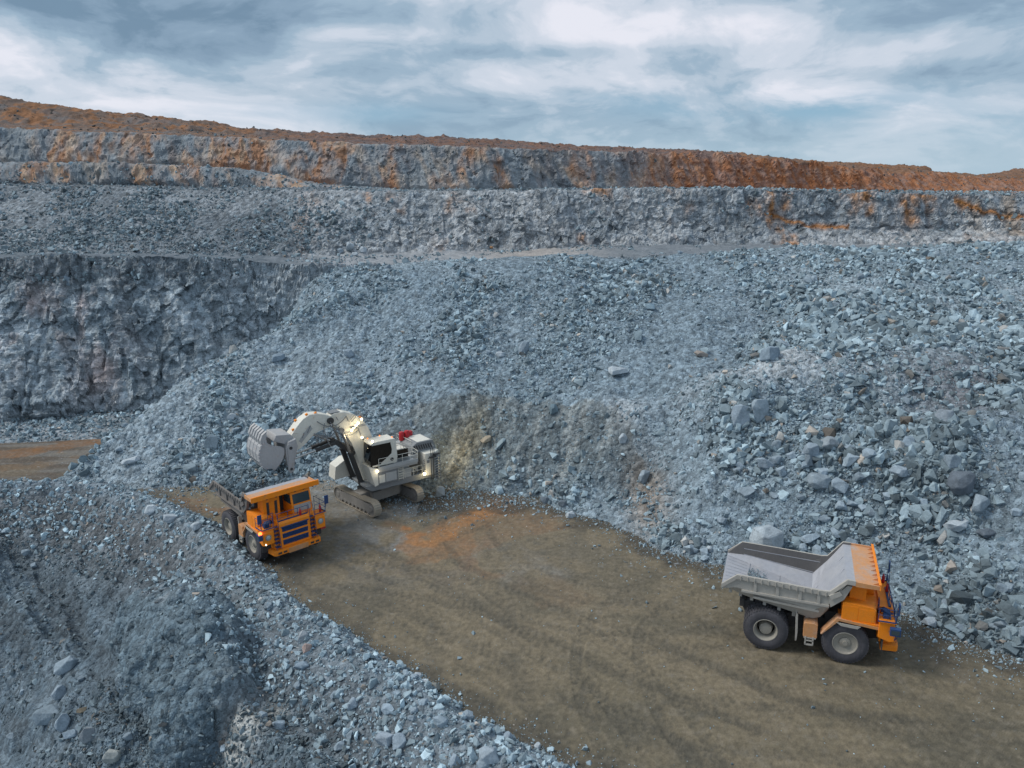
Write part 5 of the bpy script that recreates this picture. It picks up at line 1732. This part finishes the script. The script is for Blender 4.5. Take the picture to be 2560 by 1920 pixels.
# body of the load under the loose stones
gx, gy = np.meshgrid(np.linspace(-2.4, 4.7, 30), np.linspace(-2.62, 2.62, 22), indexing='ij')
rng_state = rng
gz = load_z(gx, gy) - 0.12
mw = Matrix.Translation(truck_l.location) @ truck_l.rotation_euler.to_matrix().to_4x4()
hv = np.array([mw @ Vector((a_, b_, c_)) for a_, b_, c_ in zip(gx.ravel(), gy.ravel(), gz.ravel())])
jj = (np.arange(29)[:, None] * 22 + np.arange(21)[None])
hq = np.stack([jj, jj + 22, jj + 23, jj + 1], -1).reshape(-1, 4)
o = mesh_np('rock_load_core', hv, hq, M['rubble_ground'], cols=np.tile([[0.14, 0.16, 0.18]], (len(hv), 1)))
tag(o, 'fine grey rock packed beneath the truck load', 'rubble', None, 'stuff')


def remnant_z(x, y):
    return 4.30 - (x + 1.55) * 0.25 + rng.uniform(0, 0.06, x.shape) + 0.05


def small_patch(n_):
    a_ = rng.normal(0, 1, (n_, 2))
    return a_


n_ = 420
mwr = Matrix.Translation(truck_r.location) @ truck_r.rotation_euler.to_matrix().to_4x4()
qx = np.clip(rng.normal(-0.9, 0.42, n_), -1.5, 0.6); qy = np.clip(rng.normal(0.05, 0.55, n_), -1.7, 1.7)
P_ = np.array([mwr @ Vector((a_, b_, c_)) for a_, b_, c_ in zip(qx, qy, remnant_z(qx, qy))])
scatter('bed_gravel', P_, power_sizes(n_, 0.06, 0.22, 2.4).astype(np.float32), stone_colours(n_, 0.03, .22, .4), M['stone'], 'patch of leftover gravel in the empty truck bed', sink=0.3)

# ------------------------------------------------------------------ hydraulic face shovel
EX_C, EX_H = Vector((-14.4, 79.4, 0.02)), math.radians(215.5)
ex = thing('excavator', 'large white and grey excavator on crawlers, tipping its bucket over the truck', 'excavator', EX_C, EX_H)
CR_H = math.radians(-46.0) - EX_H          # crawlers point another way than the house


def crot(mb):
    bmesh.ops.rotate(mb.bm, cent=(0, 0, 0), matrix=Matrix.Rotation(CR_H, 3, 'Z'), verts=mb.bm.verts[:])
    return mb


# crawler frame
mb = MB()
mb.box((-1.5, -1.7, 0.75), (1.5, 1.7, 1.75))
mb.prism([(-1.0, 0.65), (1.0, 0.65), (0.8, 1.7), (-0.8, 1.7)], -2.7, 2.7)
mb.tube([(0, 0, 1.6), (0, 0, 2.35)], 1.55, 40)
crot(mb).build('undercarriage', 'track_frame', ex, 0.04)
TLEN, TH, TWD = 3.85, 1.62, 0.85       # half length, height, belt width
R1 = TH / 2


def belt_path():
    """closed path of the track belt: (x, z, angle)"""
    pts = []
    xe = TLEN - R1
    n1 = 26
    for i in range(n1):                 # bottom, towards the front
        pts.append((-xe + 2 * xe * i / n1, 0.05))
    for i in range(10):
        a_ = -math.pi / 2 + math.pi * i / 10
        pts.append((xe + math.cos(a_) * (R1 - .05), R1 + math.sin(a_) * (R1 - .05)))
    for i in range(n1):                 # top, slightly sagging
        x = xe - 2 * xe * i / n1
        pts.append((x, TH - 0.05 - 0.10 * math.sin(math.pi * i / n1) - 0.03 * math.sin(3 * math.pi * i / n1)))
    for i in range(10):
        a_ = math.pi / 2 + math.pi * i / 10
        pts.append((-xe + math.cos(a_) * (R1 - .05), R1 + math.sin(a_) * (R1 - .05)))
    return pts


BP = belt_path()
for sy in (-1, 1):
    yc_ = sy * 2.72
    mb = MB()
    mb.prism([(-2.9, 0.35), (2.9, 0.35), (3.1, 0.7), (2.7, 1.20), (1.2, 1.32), (-1.6, 1.36), (-2.8, 1.15), (-3.1, 0.8)], yc_ - 0.36, yc_ + 0.36)
    for k_ in range(8):
        mb.tube([(-2.5 + k_ * 0.71, yc_ - 0.38, 0.36), (-2.5 + k_ * 0.71, yc_ + 0.38, 0.36)], 0.22, 16)
    for x in (-1.6, 0.3, 1.7):
        mb.tube([(x, yc_ - 0.3, 1.38), (x, yc_ + 0.3, 1.38)], 0.13, 12)
    tf = crot(mb).build('track_frame', 'track_frame', ex, 0.03)
    for xe in (-TLEN + R1, TLEN - R1):
        mb = MB()
        mb.lathe([(0.02, -0.40), (0.24, -0.40), (0.28, -0.34), (0.55, -0.30), (0.66, -0.34), (0.69, -0.3), (0.69, 0.3), (0.66, 0.34), (0.55, 0.30), (0.28, 0.34), (0.24, 0.40), (0.02, 0.40)], 30, (xe, yc_, R1), 'y')
        for k_ in range(10):
            a_ = k_ * math.pi / 5
            mb.tube([(xe + .44 * math.cos(a_), yc_ - .34, R1 + .44 * math.sin(a_)), (xe + .44 * math.cos(a_), yc_ + .34, R1 + .44 * math.sin(a_))], 0.035, 6)
        crot(mb).build('drive_wheel', 'track_frame', tf, smooth=True)
    mb = MB()
    nb = len(BP)
    for i in range(nb):
        (x0, z0), (x1, z1) = BP[i], BP[(i + 1) % nb]
        dx, dz = x1 - x0, z1 - z0
        l = math.hypot(dx, dz)
        p = Vector((x0 + dx * .06, yc_, z0 + dz * .06)); q = Vector((x1 - dx * .06, yc_, z1 - dz * .06))
        out = Vector((dz, 0, -dx)).normalized()
        mb.bar(p, q, TWD, 0.06, up=(0, 0, 1) if abs(dx) > abs(dz) * .2 else (1, 0, 0))
        mid_ = (p + q) / 2 + out * 0.05
        side = Vector((0, TWD / 2, 0))
        mb.bar(mid_ - side, mid_ + side, 0.07, 0.07)
        mb.bar(p - out * 0.1 + Vector((0, -.13, 0)), q - out * 0.1 + Vector((0, -.13, 0)), 0.07, 0.15)
        mb.bar(p - out * 0.1 + Vector((0, .13, 0)), q - out * 0.1 + Vector((0, .13, 0)), 0.07, 0.15)
    crot(mb).build('track_belt', 'track', tf)

# revolving deck and machine house; x forward (towards the bucket), y left (towards the camera)
mb = MB()
mb.prism([(2.0, 2.35), (2.6, 2.75), (2.6, 3.0), (-5.8, 3.0), (-5.8, 2.7), (-4.9, 2.35)], -2.7, 2.7)
mb.build('revolving_deck', 'mid_grey', ex, 0.03)
mb = MB()
mb.box((-4.4, -2.8, 3.0), (0.9, 0.4, 5.0)).box((-2.55, 1.9, 3.9), (-0.95, 2.4, 4.3))
mb.box((-4.4, -2.5, 5.0), (-0.4, 0.9, 5.35))
mb.box((-3.9, 0.4, 3.0), (-1.0, 1.9, 4.9))
house = mb.build('engine_house', 'light_grey', ex, 0.04)
MB().box((-3.2, -2.2, 5.35), (-0.8, 0.6, 5.45)).build('roof_panel', 'white', house, 0.01)
# cab base and side lockers facing the pit
mb = MB()
mb.box((-0.9, 1.5, 3.0), (1.35, 2.95, 4.55))
base = mb.build('cab_base', 'mid_grey', ex, 0.03)
mb = MB()
mb.prism([(1.36, 3.0), (1.36, 4.75), (2.35, 5.15), (1.75, 2.9)], 1.2, 3.0)
mb.build('cab_support', 'white', base, 0.02, label='ivory wedge carrying the cab')
MB().box((-0.75, 2.955, 3.15), (0.5, 3.0, 4.1)).build('locker_door', 'light_grey', base, 0.02)
MB().box((0.58, 2.955, 3.15), (1.25, 3.0, 4.0)).build('locker_door', 'white', base, 0.02)
MB().box((-2.6, 1.95, 3.0), (-0.95, 2.7, 3.9)).build('tool_locker', 'light_grey', ex, 0.02)
mb = MB()
for k_ in range(7):
    mb.box((-4.25, 2.76, 3.2 + k_ * .2), (-4.02, 2.80, 3.3 + k_ * .2))
mb.build('side_louver', 'mid_grey', ex)
mb = MB()
for x_, z_ in ((-3.9, 3.3), (-3.4, 3.3), (-2.9, 3.3)):
    mb.tube([(x_, 1.9, z_), (x_, 2.35, z_ - .1), (x_ + .2, 2.5, 2.9)], 0.06, 8)
mb.box((-4.0, 1.9, 3.7), (-2.7, 2.1, 4.3))
mb.build('valve_block', 'frame', ex, 0.01)
# walkway with steps
mb = MB()
mb.box((-3.2, 1.9, 4.60), (1.4, 3.2, 4.68)).box((-3.2, 3.14, 4.68), (1.4, 3.2, 4.98)).box((-3.2, 1.9, 4.35), (1.35, 3.05, 4.60))
mb.build('walkway', 'light_grey', ex, 0.01)
mb = MB()
rails(mb, [(1.3, 3.17, 4.98), (-3.2, 3.17, 4.98), (-3.2, 2.0, 4.98)], 0.85)
rails(mb, [(-0.7, 2.9, 3.02), (-3.8, 2.9, 3.02)], 1.0)
rails(mb, [(-1.0, 1.2, 5.35), (-3.2, 1.9, 5.35)], 0.9)
rails(mb, [(-3.6, 1.0, 5.35), (-3.6, -2.2, 5.35)], 0.9)
mb.tube([(-1.1, 1.6, 5.0), (-1.3, 1.6, 6.2), (-2.2, 1.6, 6.4), (-2.6, 1.6, 5.5)], 0.04, 8)
mb.build('handrail', 'white', ex)
mb = MB()
for k_ in range(6):
    mb.box((-1.55, 2.72, 3.1 + k_ * .27), (-0.98, 3.02, 3.14 + k_ * .27))
for x in (-1.55, -1.0):
    mb.tube([(x, 2.9, 2.95), (x, 2.9, 4.7)], 0.03, 6)
mb.build('ladder', 'white', ex)
mb = MB()
mb.box((-2.7, 1.72, 4.98), (-1.35, 2.2, 5.02)).box((-2.7, 1.95, 5.0), (-1.4, 2.0, 5.9))
mb.build('display_board', 'black_glass', ex, 0.02)
# cab
mb = MB()
mb.loft([[(x0, 1.25, z), (x1, 1.25, z), (x1, 3.0, z), (x0, 3.0, z)] for x0, x1, z in ((-0.85, 1.9, 5.0), (-0.95, 2.05, 5.6), (-0.85, 1.95, 7.45), (-0.7, 1.75, 7.62))])
cab = mb.build('cab', 'white', ex, 0.06)
MB().loft([[(x, 1.33, z), (x + .015, 1.33, z), (x + .015, 2.94, z), (x, 2.94, z)] for x, z in ((1.965, 5.15), (2.058, 5.62), (1.965, 7.35))]).build('windshield', 'black_glass', cab)
MB().prism([(2.03, 5.2), (1.1, 5.2), (-0.25, 6.1), (-0.32, 6.5), (-0.2, 7.3), (1.92, 7.3)], 3.0, 3.015).build('side_window', 'black_glass', cab)
mb = MB()
mb.box((1.93, 2.93, 5.1), (2.08, 3.03, 7.4), rot=(0, -0.03, 0)).box((1.0, 3.014, 5.2), (1.08, 3.03, 7.3))
mb.build('window_post', 'black_glass', cab, 0.01)
# marks on the cab side: a round dark emblem
MB().lathe([(0.02, 0), (0.19, 0), (0.19, 0.02), (0.02, 0.02)], 24, (-0.28, 3.0, 5.45), 'y').build('emblem', 'frame', cab)
MB().bar((-0.42, 3.03, 5.32), (-0.14, 3.03, 5.58), 0.02, 0.05, up=(0, 1, 0)).build('emblem_stroke', 'white', cab)
for p_ in ((1.6, 1.5, 7.62), (1.7, 2.8, 7.62), (0.2, 1.4, 7.62), (-0.6, 2.6, 7.62)):
    MB().tube([p_, (p_[0], p_[1], p_[2] + 0.10)], 0.06, 10).build('beacon', 'lit_amber', cab)
MB().box((-1.6, 0.6, 5.4), (-1.2, 1.0, 6.0)).box((-1.65, 0.55, 6.0), (-1.15, 1.05, 6.06)).build('control_box', 'frame', ex)
MB().tube([(-1.0, 0.2, 5.4), (-1.0, 0.2, 6.5)], 0.05, 8).tube([(-1.0, .2, 6.5), (-1.0, .2, 6.68)], 0.14, 12).build('beacon', 'lit_amber', ex)
# exhaust silencers and red filter cans
for k_, (x, y, hh) in enumerate(((-2.3, -1.6, .75), (-2.85, -1.7, .75), (-1.75, -1.5, .7))):
    MB().lathe([(0.02, 0), (0.26, 0), (0.26, hh), (0.20, hh + .08), (0.02, hh + .1)], 20, (x, y, 5.45), 'z').build('air_filter', 'mid_grey', ex, smooth=True)
for k_, (x, y, hh) in enumerate(((-3.5, -0.9, .95), (-4.1, -0.8, 1.0), (-4.7, -1.2, .75))):
    MB().lathe([(0.02, 0), (0.27, 0), (0.29, .06), (0.29, hh - .1), (0.22, hh), (0.02, hh)], 22, (x, y, 5.85), 'z').build('air_filter', 'red', ex, smooth=True, label='crimson filter can on the engine deck')
# cooler hood at the rear and the counterweight
mb = MB()
mb.prism([(-3.2, 5.0), (-3.35, 5.75), (-3.9, 6.12), (-5.9, 6.12), (-6.3, 5.0)], -1.0, 1.7)
hood = mb.build('cooler_hood', 'mid_grey', ex, 0.04)
MB().box((-5.7, -0.8, 6.12), (-4.1, 1.5, 6.15)).build('hood_top', 'white', hood, 0.01)
mb = MB()
for k_ in range(8):
    mb.box((-5.7 + k_ * .28, 1.702, 5.3), (-5.55 + k_ * .28, 1.73, 5.85), rot=(0, 0.35, 0))
mb.build('hood_grille', 'frame', hood)
mb = MB()
mb.prism([(-4.3, -2.85), (-4.3, 2.75), (-5.4, 2.85), (-6.2, 2.3), (-6.45, 0.0), (-6.2, -2.3), (-5.4, -2.85)], 2.6, 5.1, 'z')
cw = mb.build('counterweight', 'white', ex, 0.08)
MB().box((-4.75, 2.80, 4.05), (-4.45, 2.85, 4.35)).box((-4.8, 2.80, 4.5), (-4.6, 2.86, 4.6)).build('service_hatch', 'mid_grey', cw)
# stairs hanging on the counterweight side
mb = MB()
for k_ in range(9):
    mb.box((-5.95, 2.60, 2.2 + k_ * .30), (-5.3, 3.05, 2.25 + k_ * .30))
for x in (-5.95, -5.3):
    mb.bar((x, 3.0, 2.0), (x, 2.9, 5.0), .07, .05)
    mb.tube([(x, 3.0, 5.0), (x, 2.9, 5.8), (x, 2.5, 5.9)], .03, 6)
mb.build('boarding_ladder', 'mid_grey', ex)
mb = MB()
for x in (-4.9, -5.15):
    mb.tube([(x, 2.9, 2.2), (x, 2.95, 5.7)], .045, 8)
mb.box((-5.5, 2.88, 4.6), (-4.7, 3.1, 4.75)).box((-5.9, 2.88, 4.85), (-5.2, 3.1, 5.0))
mb.build('ladder_actuator', 'frame', ex)
# low box on the far front corner
MB().prism([(2.5, 3.0), (4.3, 2.9), (4.1, 4.3), (3.0, 4.9), (2.5, 4.9)], -2.9, -1.3).build('front_tank', 'white', ex, 0.05)

# boom: curved box girder
def girder(name, top, bot, w0, w1, mat, parent, bevel=0.05):
    loops = []
    n_ = len(top)
    for i, (a_, b_) in enumerate(zip(top, bot)):
        w_ = (w0 + (w1 - w0) * i / (n_ - 1)) / 2
        loops.append([(a_[0], -w_, a_[1]), (a_[0], w_, a_[1]), (b_[0], w_, b_[1]), (b_[0], -w_, b_[1])])
    return MB().loft(loops).build(name, mat, parent, bevel)


BT = [(0.9, 3.1), (0.75, 4.6), (0.65, 6.2), (0.72, 7.6), (1.05, 8.6), (1.7, 9.55), (2.6, 10.25), (3.6, 10.65), (4.6, 10.65), (5.35, 10.35)]
BB = [(1.9, 2.75), (2.2, 4.1), (2.45, 5.4), (2.75, 6.5), (3.05, 7.3), (3.45, 8.0), (3.9, 8.6), (4.35, 9.1), (4.75, 9.5), (5.0, 9.7)]
boom = girder('boom', BT, BB, 1.5, 1.15, 'boom_white', ex, 0.06)
MB().tube([(5.1, -0.75, 10.0), (5.1, 0.75, 10.0)], 0.34, 24).build('boom_pin', 'frame', boom, smooth=True)
MB().prism([(4.0, 10.69), (5.0, 10.66), (5.0, 10.72), (4.0, 10.75)], -0.5, 0.5).build('boom_step', 'mid_grey', boom)
STT = [(5.0, 10.45), (5.7, 10.75), (6.4, 10.95), (7.2, 10.98), (7.9, 10.65), (8.5, 10.1), (9.05, 9.45), (9.5, 8.9)]
STB = [(5.0, 9.35), (5.8, 9.2), (6.3, 9.1), (6.9, 8.85), (7.4, 8.45), (7.9, 8.05), (8.4, 7.75), (8.75, 7.65)]
stick = girder('stick', STT, STB, 1.05, 1.35, 'boom_white', ex, 0.05)
MB().prism([(7.3, 9.9), (8.5, 8.55), (8.25, 8.3), (7.0, 9.55)], 0.645, 0.675).build('stick_plate', 'light_grey', stick, 0.01)
mb = MB()
for p0, p1 in (((7.2, 9.9), (7.6, 9.2)), ((7.9, 9.3), (8.15, 8.8)), ((3.2, 9.6), (3.4, 10.2)), ((4.3, 9.9), (4.5, 10.3))):
    mb.bar((p0[0], 0.69, p0[1]), (p1[0], 0.69, p1[1]), 0.05, 0.06)
mb.build('grab_bar', 'mid_grey', stick)
for p_ in ((7.4, 0.3, 11.0), (6.5, .35, 11.0), (8.9, 0.4, 9.75), (8.3, -.4, 10.4)):
    MB().box((p_[0] - .12, p_[1] - .1, p_[2] - .08), (p_[0] + .12, p_[1] + .1, p_[2] + .07), rot=(0, .4, 0)).build('lifting_lug', 'orange', stick)
MB().box((1.7, 0.3, 9.62), (1.95, 0.55, 9.82)).build('lifting_lug', 'orange', boom)
# hydraulic cylinders
def cylinder(name, p, q, r, frac, ys, parent=ex):
    for y in ys:
        P0, Q0 = Vector((p[0], y, p[1])), Vector((q[0], y, q[1]))
        mid_ = P0.lerp(Q0, frac)
        mb = MB().tube([P0, mid_], r, 18)
        mb.tube([P0 - Vector((0, .18, 0)), P0 + Vector((0, .18, 0))], r * 1.25, 16)
        mb.tube([mid_ - (Q0 - P0).normalized() * .12, mid_], r * 1.12, 18)
        cy = mb.build(name, 'frame', parent, smooth=True)
        MB().tube([mid_, Q0], r * 0.55, 14).tube([Q0 - Vector((0, .16, 0)), Q0 + Vector((0, .16, 0))], r * 1.0, 14).build('piston_rod', 'chrome', cy, smooth=True)


cylinder('boom_cylinder', (2.35, 2.9), (4.15, 8.9), 0.27, 0.58, (-1.0, 1.0))
cylinder('crowd_cylinder', (2.95, 6.6), (7.0, 8.9), 0.20, 0.55, (-0.35, 0.35))
cylinder('bucket_cylinder', (4.55, 7.6), (9.55, 6.75), 0.19, 0.45, (-0.55, 0.55))
MB().bar((2.7, -0.6, 6.0), (4.7, -0.6, 7.7), 0.12, 0.5).bar((2.7, 0.6, 6.0), (4.7, 0.6, 7.7), 0.12, 0.5).build('link_arm', 'frame', ex, 0.02)
# hoses draped along the joint
mb = MB()
def arc(a_, b_, sag, y, n_=10):
    pts = []
    for i in range(n_ + 1):
        t_ = i / n_
        p = Vector(a_).lerp(Vector(b_), t_)
        pts.append((p.x, y, p.y - sag * 4 * t_ * (1 - t_)))
    return pts
for k_, (a_, b_, sg, y) in enumerate((((2.3, 8.9), (5.2, 9.9), 0.9, 0.8), ((2.2, 8.7), (5.3, 9.7), 1.0, 0.9), ((3.4, 10.2), (6.5, 10.2), 0.8, 0.72), ((5.8, 9.9), (6.8, 8.6), 1.2, 0.8), ((6.0, 9.6), (5.2, 7.4), 0.6, 0.95), ((1.2, 7.0), (2.3, 8.8), 0.5, 0.85))):
    mb.tube(arc(a_, b_, sg, y), 0.045, 6)
mb.tube([(6.9, .7, 9.0), (5.3, .75, 8.3), (4.2, .75, 9.3)], .05, 8).tube([(5.3, .75, 8.3), (6.8, .8, 8.7)], .05, 8)
mb.build('hydraulic_hose', 'mid_grey', ex)
# boom cage with work lamps
mb = MB()
for y in (0.75, 1.15):
    mb.tube([(1.5, y, 9.5), (2.1, y, 10.6), (3.1, y, 9.6)], .03, 6)
    mb.tube([(2.1, y, 10.6), (2.1, y, 9.6)], .02, 6)
mb.box((1.6, .75, 9.0), (3.2, 1.2, 9.06))
mb.build('lamp_bracket', 'mid_grey', boom)
LAMPS = [(2.35, 1.05, 9.35), (2.6, 1.05, 9.15), (2.85, 1.05, 8.95), (3.1, 1.05, 8.7), (1.95, 1.05, 9.7), (2.0, 1.0, 7.75), (1.75, 2.9, 7.75), (1.9, 2.2, 6.9)]
for p_ in LAMPS:
    MB().lathe([(0.10, 0), (0.11, 0.08), (0.01, 0.10)], 14, p_, 'y').build('work_lamp', 'lit_white', boom if p_[1] < 1.1 else ex, smooth=True)
# bucket: rear wall and opened front clam
mb = MB()
mb.prism([(9.15, 9.2), (9.9, 9.0), (10.25, 8.3), (10.2, 6.6), (9.95, 5.95), (9.65, 6.05), (9.35, 7.2), (9.0, 8.4)], -1.75, 1.75)
back = mb.build('bucket_back', 'bucket', ex, 0.05, label='upright rear wall of the bucket')
mb = MB()
mb.prism([(8.95, 8.9), (9.5, 9.6), (10.9, 9.75), (11.2, 9.2), (10.3, 8.8), (9.6, 8.4)], -1.3, 1.3)
mb.build('bucket_bracket', 'bucket', back, 0.05)
for y in (-1.82, 1.76):
    MB().prism([(9.3, 8.9), (10.1, 8.75), (10.05, 7.5), (10.2, 6.2), (9.95, 5.85), (9.55, 6.1), (9.5, 7.4)], y, y + 0.08).build('cheek_plate', 'bucket', back, 0.01)
    MB().tube([(9.75, y - .03, 8.4), (9.75, y + .12, 8.4)], 0.16, 18).tube([(9.85, y - .03, 6.3), (9.85, y + .12, 6.3)], 0.13, 18).build('pivot_pin', 'frame', back)
OUT = [(12.25, 9.55), (12.65, 9.0), (12.85, 8.3), (12.8, 7.6), (12.5, 6.95), (12.1, 6.45), (11.75, 6.25)]
INN = [(12.12, 9.5), (12.5, 8.95), (12.68, 8.3), (12.63, 7.65), (12.36, 7.08), (12.0, 6.62), (11.7, 6.42)]
mb = MB()
mb.loft([[(a_[0], -1.8, a_[1]), (a_[0], 1.8, a_[1]), (b_[0], 1.8, b_[1]), (b_[0], -1.8, b_[1])] for a_, b_ in zip(OUT, INN)])
clam = mb.build('bucket_shell', 'bucket', ex, 0.02, label='curved front shell of the bucket, swung open')
for y in (-1.84, 1.80):
    MB().prism(OUT + [(11.2, 6.75), (10.7, 7.3), (10.42, 7.95), (10.4, 8.5), (10.7, 8.75), (11.5, 9.0)], y, y + .06).build('side_plate', 'bucket', clam, 0.01)
mb = MB()
for k_ in range(8):
    y = -1.6 + k_ * 0.457
    for (a_, b_) in zip(OUT[:-1], OUT[1:]):
        pass
for k_ in range(1, 6):
    a_ = OUT[k_]
    mb.box((a_[0] - .0, -1.78, a_[1] - .035), (a_[0] + .02, 1.78, a_[1] + .02))
for y in (-1.76, -0.9, 0.0, 0.9, 1.76):
    for (a_, b_) in zip(OUT[:-1], OUT[1:]):
        mb.bar((a_[0] + .005, y, a_[1]), (b_[0] + .005, y, b_[1]), 0.07, 0.03, up=(0, 1, 0))
mb.build('wear_strip', 'bucket', clam, 0.008)
for k_ in range(6):
    y = -1.62 + k_ * 0.65
    MB().prism([(11.95, 9.2), (12.5, 9.1), (12.6, 9.65), (12.35, 10.2), (11.9, 10.5), (12.02, 9.85)], y - .19, y + .19).build('tooth', 'bucket', clam, 0.03)
for k_ in range(9):
    y = 1.84
    a_ = (11.75 + 0.1 * k_, 0)
mb = MB()
for k_, ((x0, z0), (x1, z1)) in enumerate(zip(OUT[:-1], OUT[1:])):
    for j in (0.25, 0.75):
        xx, zz = x0 + (x1 - x0) * j, z0 + (z1 - z0) * j
        mb.box((xx - .10, 1.80, zz - .10), (xx + .08, 1.93, zz + .10), rot=(0, 0.3, 0))
mb.build('edge_shroud', 'bucket', clam, 0.01)

# rock tumbling out of the bucket into the truck
mwx = Matrix.Translation(ex.location) @ Matrix.Rotation(EX_H, 4, 'Z')
n_ = 520
fz = rng.uniform(0, 1, n_) ** 0.8
fx_ = 10.55 + rng.normal(0, 0.25, n_) * (0.6 + 0.8 * fz) + 0.15 * fz
fy_ = rng.uniform(-1.5, 1.85, n_)
P_ = np.array([mwx @ Vector((a_, b_, 7.6 - 2.6 * c_)) for a_, b_, c_ in zip(fx_, fy_, fz)])
scatter('falling_rock', P_, power_sizes(n_, 0.10, 0.75, 2.3).astype(np.float32), stone_colours(n_, 0.0, .2, .36), M['stone'], 'stream of rock and dust falling from the bucket into the truck')

# lamps that are lit on the machine
def point(name, loc, energy, col, size=0.12):
    d_ = bpy.data.lights.new(name, 'POINT')
    d_.energy = energy
    d_.color = col
    d_.shadow_soft_size = size
    o_ = bpy.data.objects.new(name, d_)
    C.objects.link(o_)
    o_.location = mwx @ Vector(loc)
    return o_


point('boom_lamp', (2.7, 1.5, 9.1), 22, (1.0, 0.80, 0.48))
point('boom_lamp', (3.3, 1.3, 8.2), 20, (1.0, 0.80, 0.48))
MB().lathe([(0.14, 0), (0.15, 0.08), (0.01, 0.12)], 16, (-4.0, 2.95, 3.0), 'y').build('work_lamp', 'lit_white', ex, smooth=True)
MB().lathe([(0.10, 0), (0.11, 0.08), (0.01, 0.10)], 16, (1.45, 3.02, 4.55), 'y').build('work_lamp', 'lit_white', ex, smooth=True)
MB().lathe([(0.12, 0), (0.13, 0.08), (0.01, 0.10)], 16, (-6.5, 0.0, 4.4), 'x').build('work_lamp', 'lit_white', ex, smooth=True)
point('rear_lamp', (-7.4, 0.6, 4.4), 130, (1.0, 0.80, 0.45))
point('deck_lamp', (-4.0, 3.5, 2.75), 22, (1.0, 0.78, 0.4))
point('deck_lamp', (1.5, 3.5, 4.4), 8, (1.0, 0.85, 0.6))
print('vehicles done')
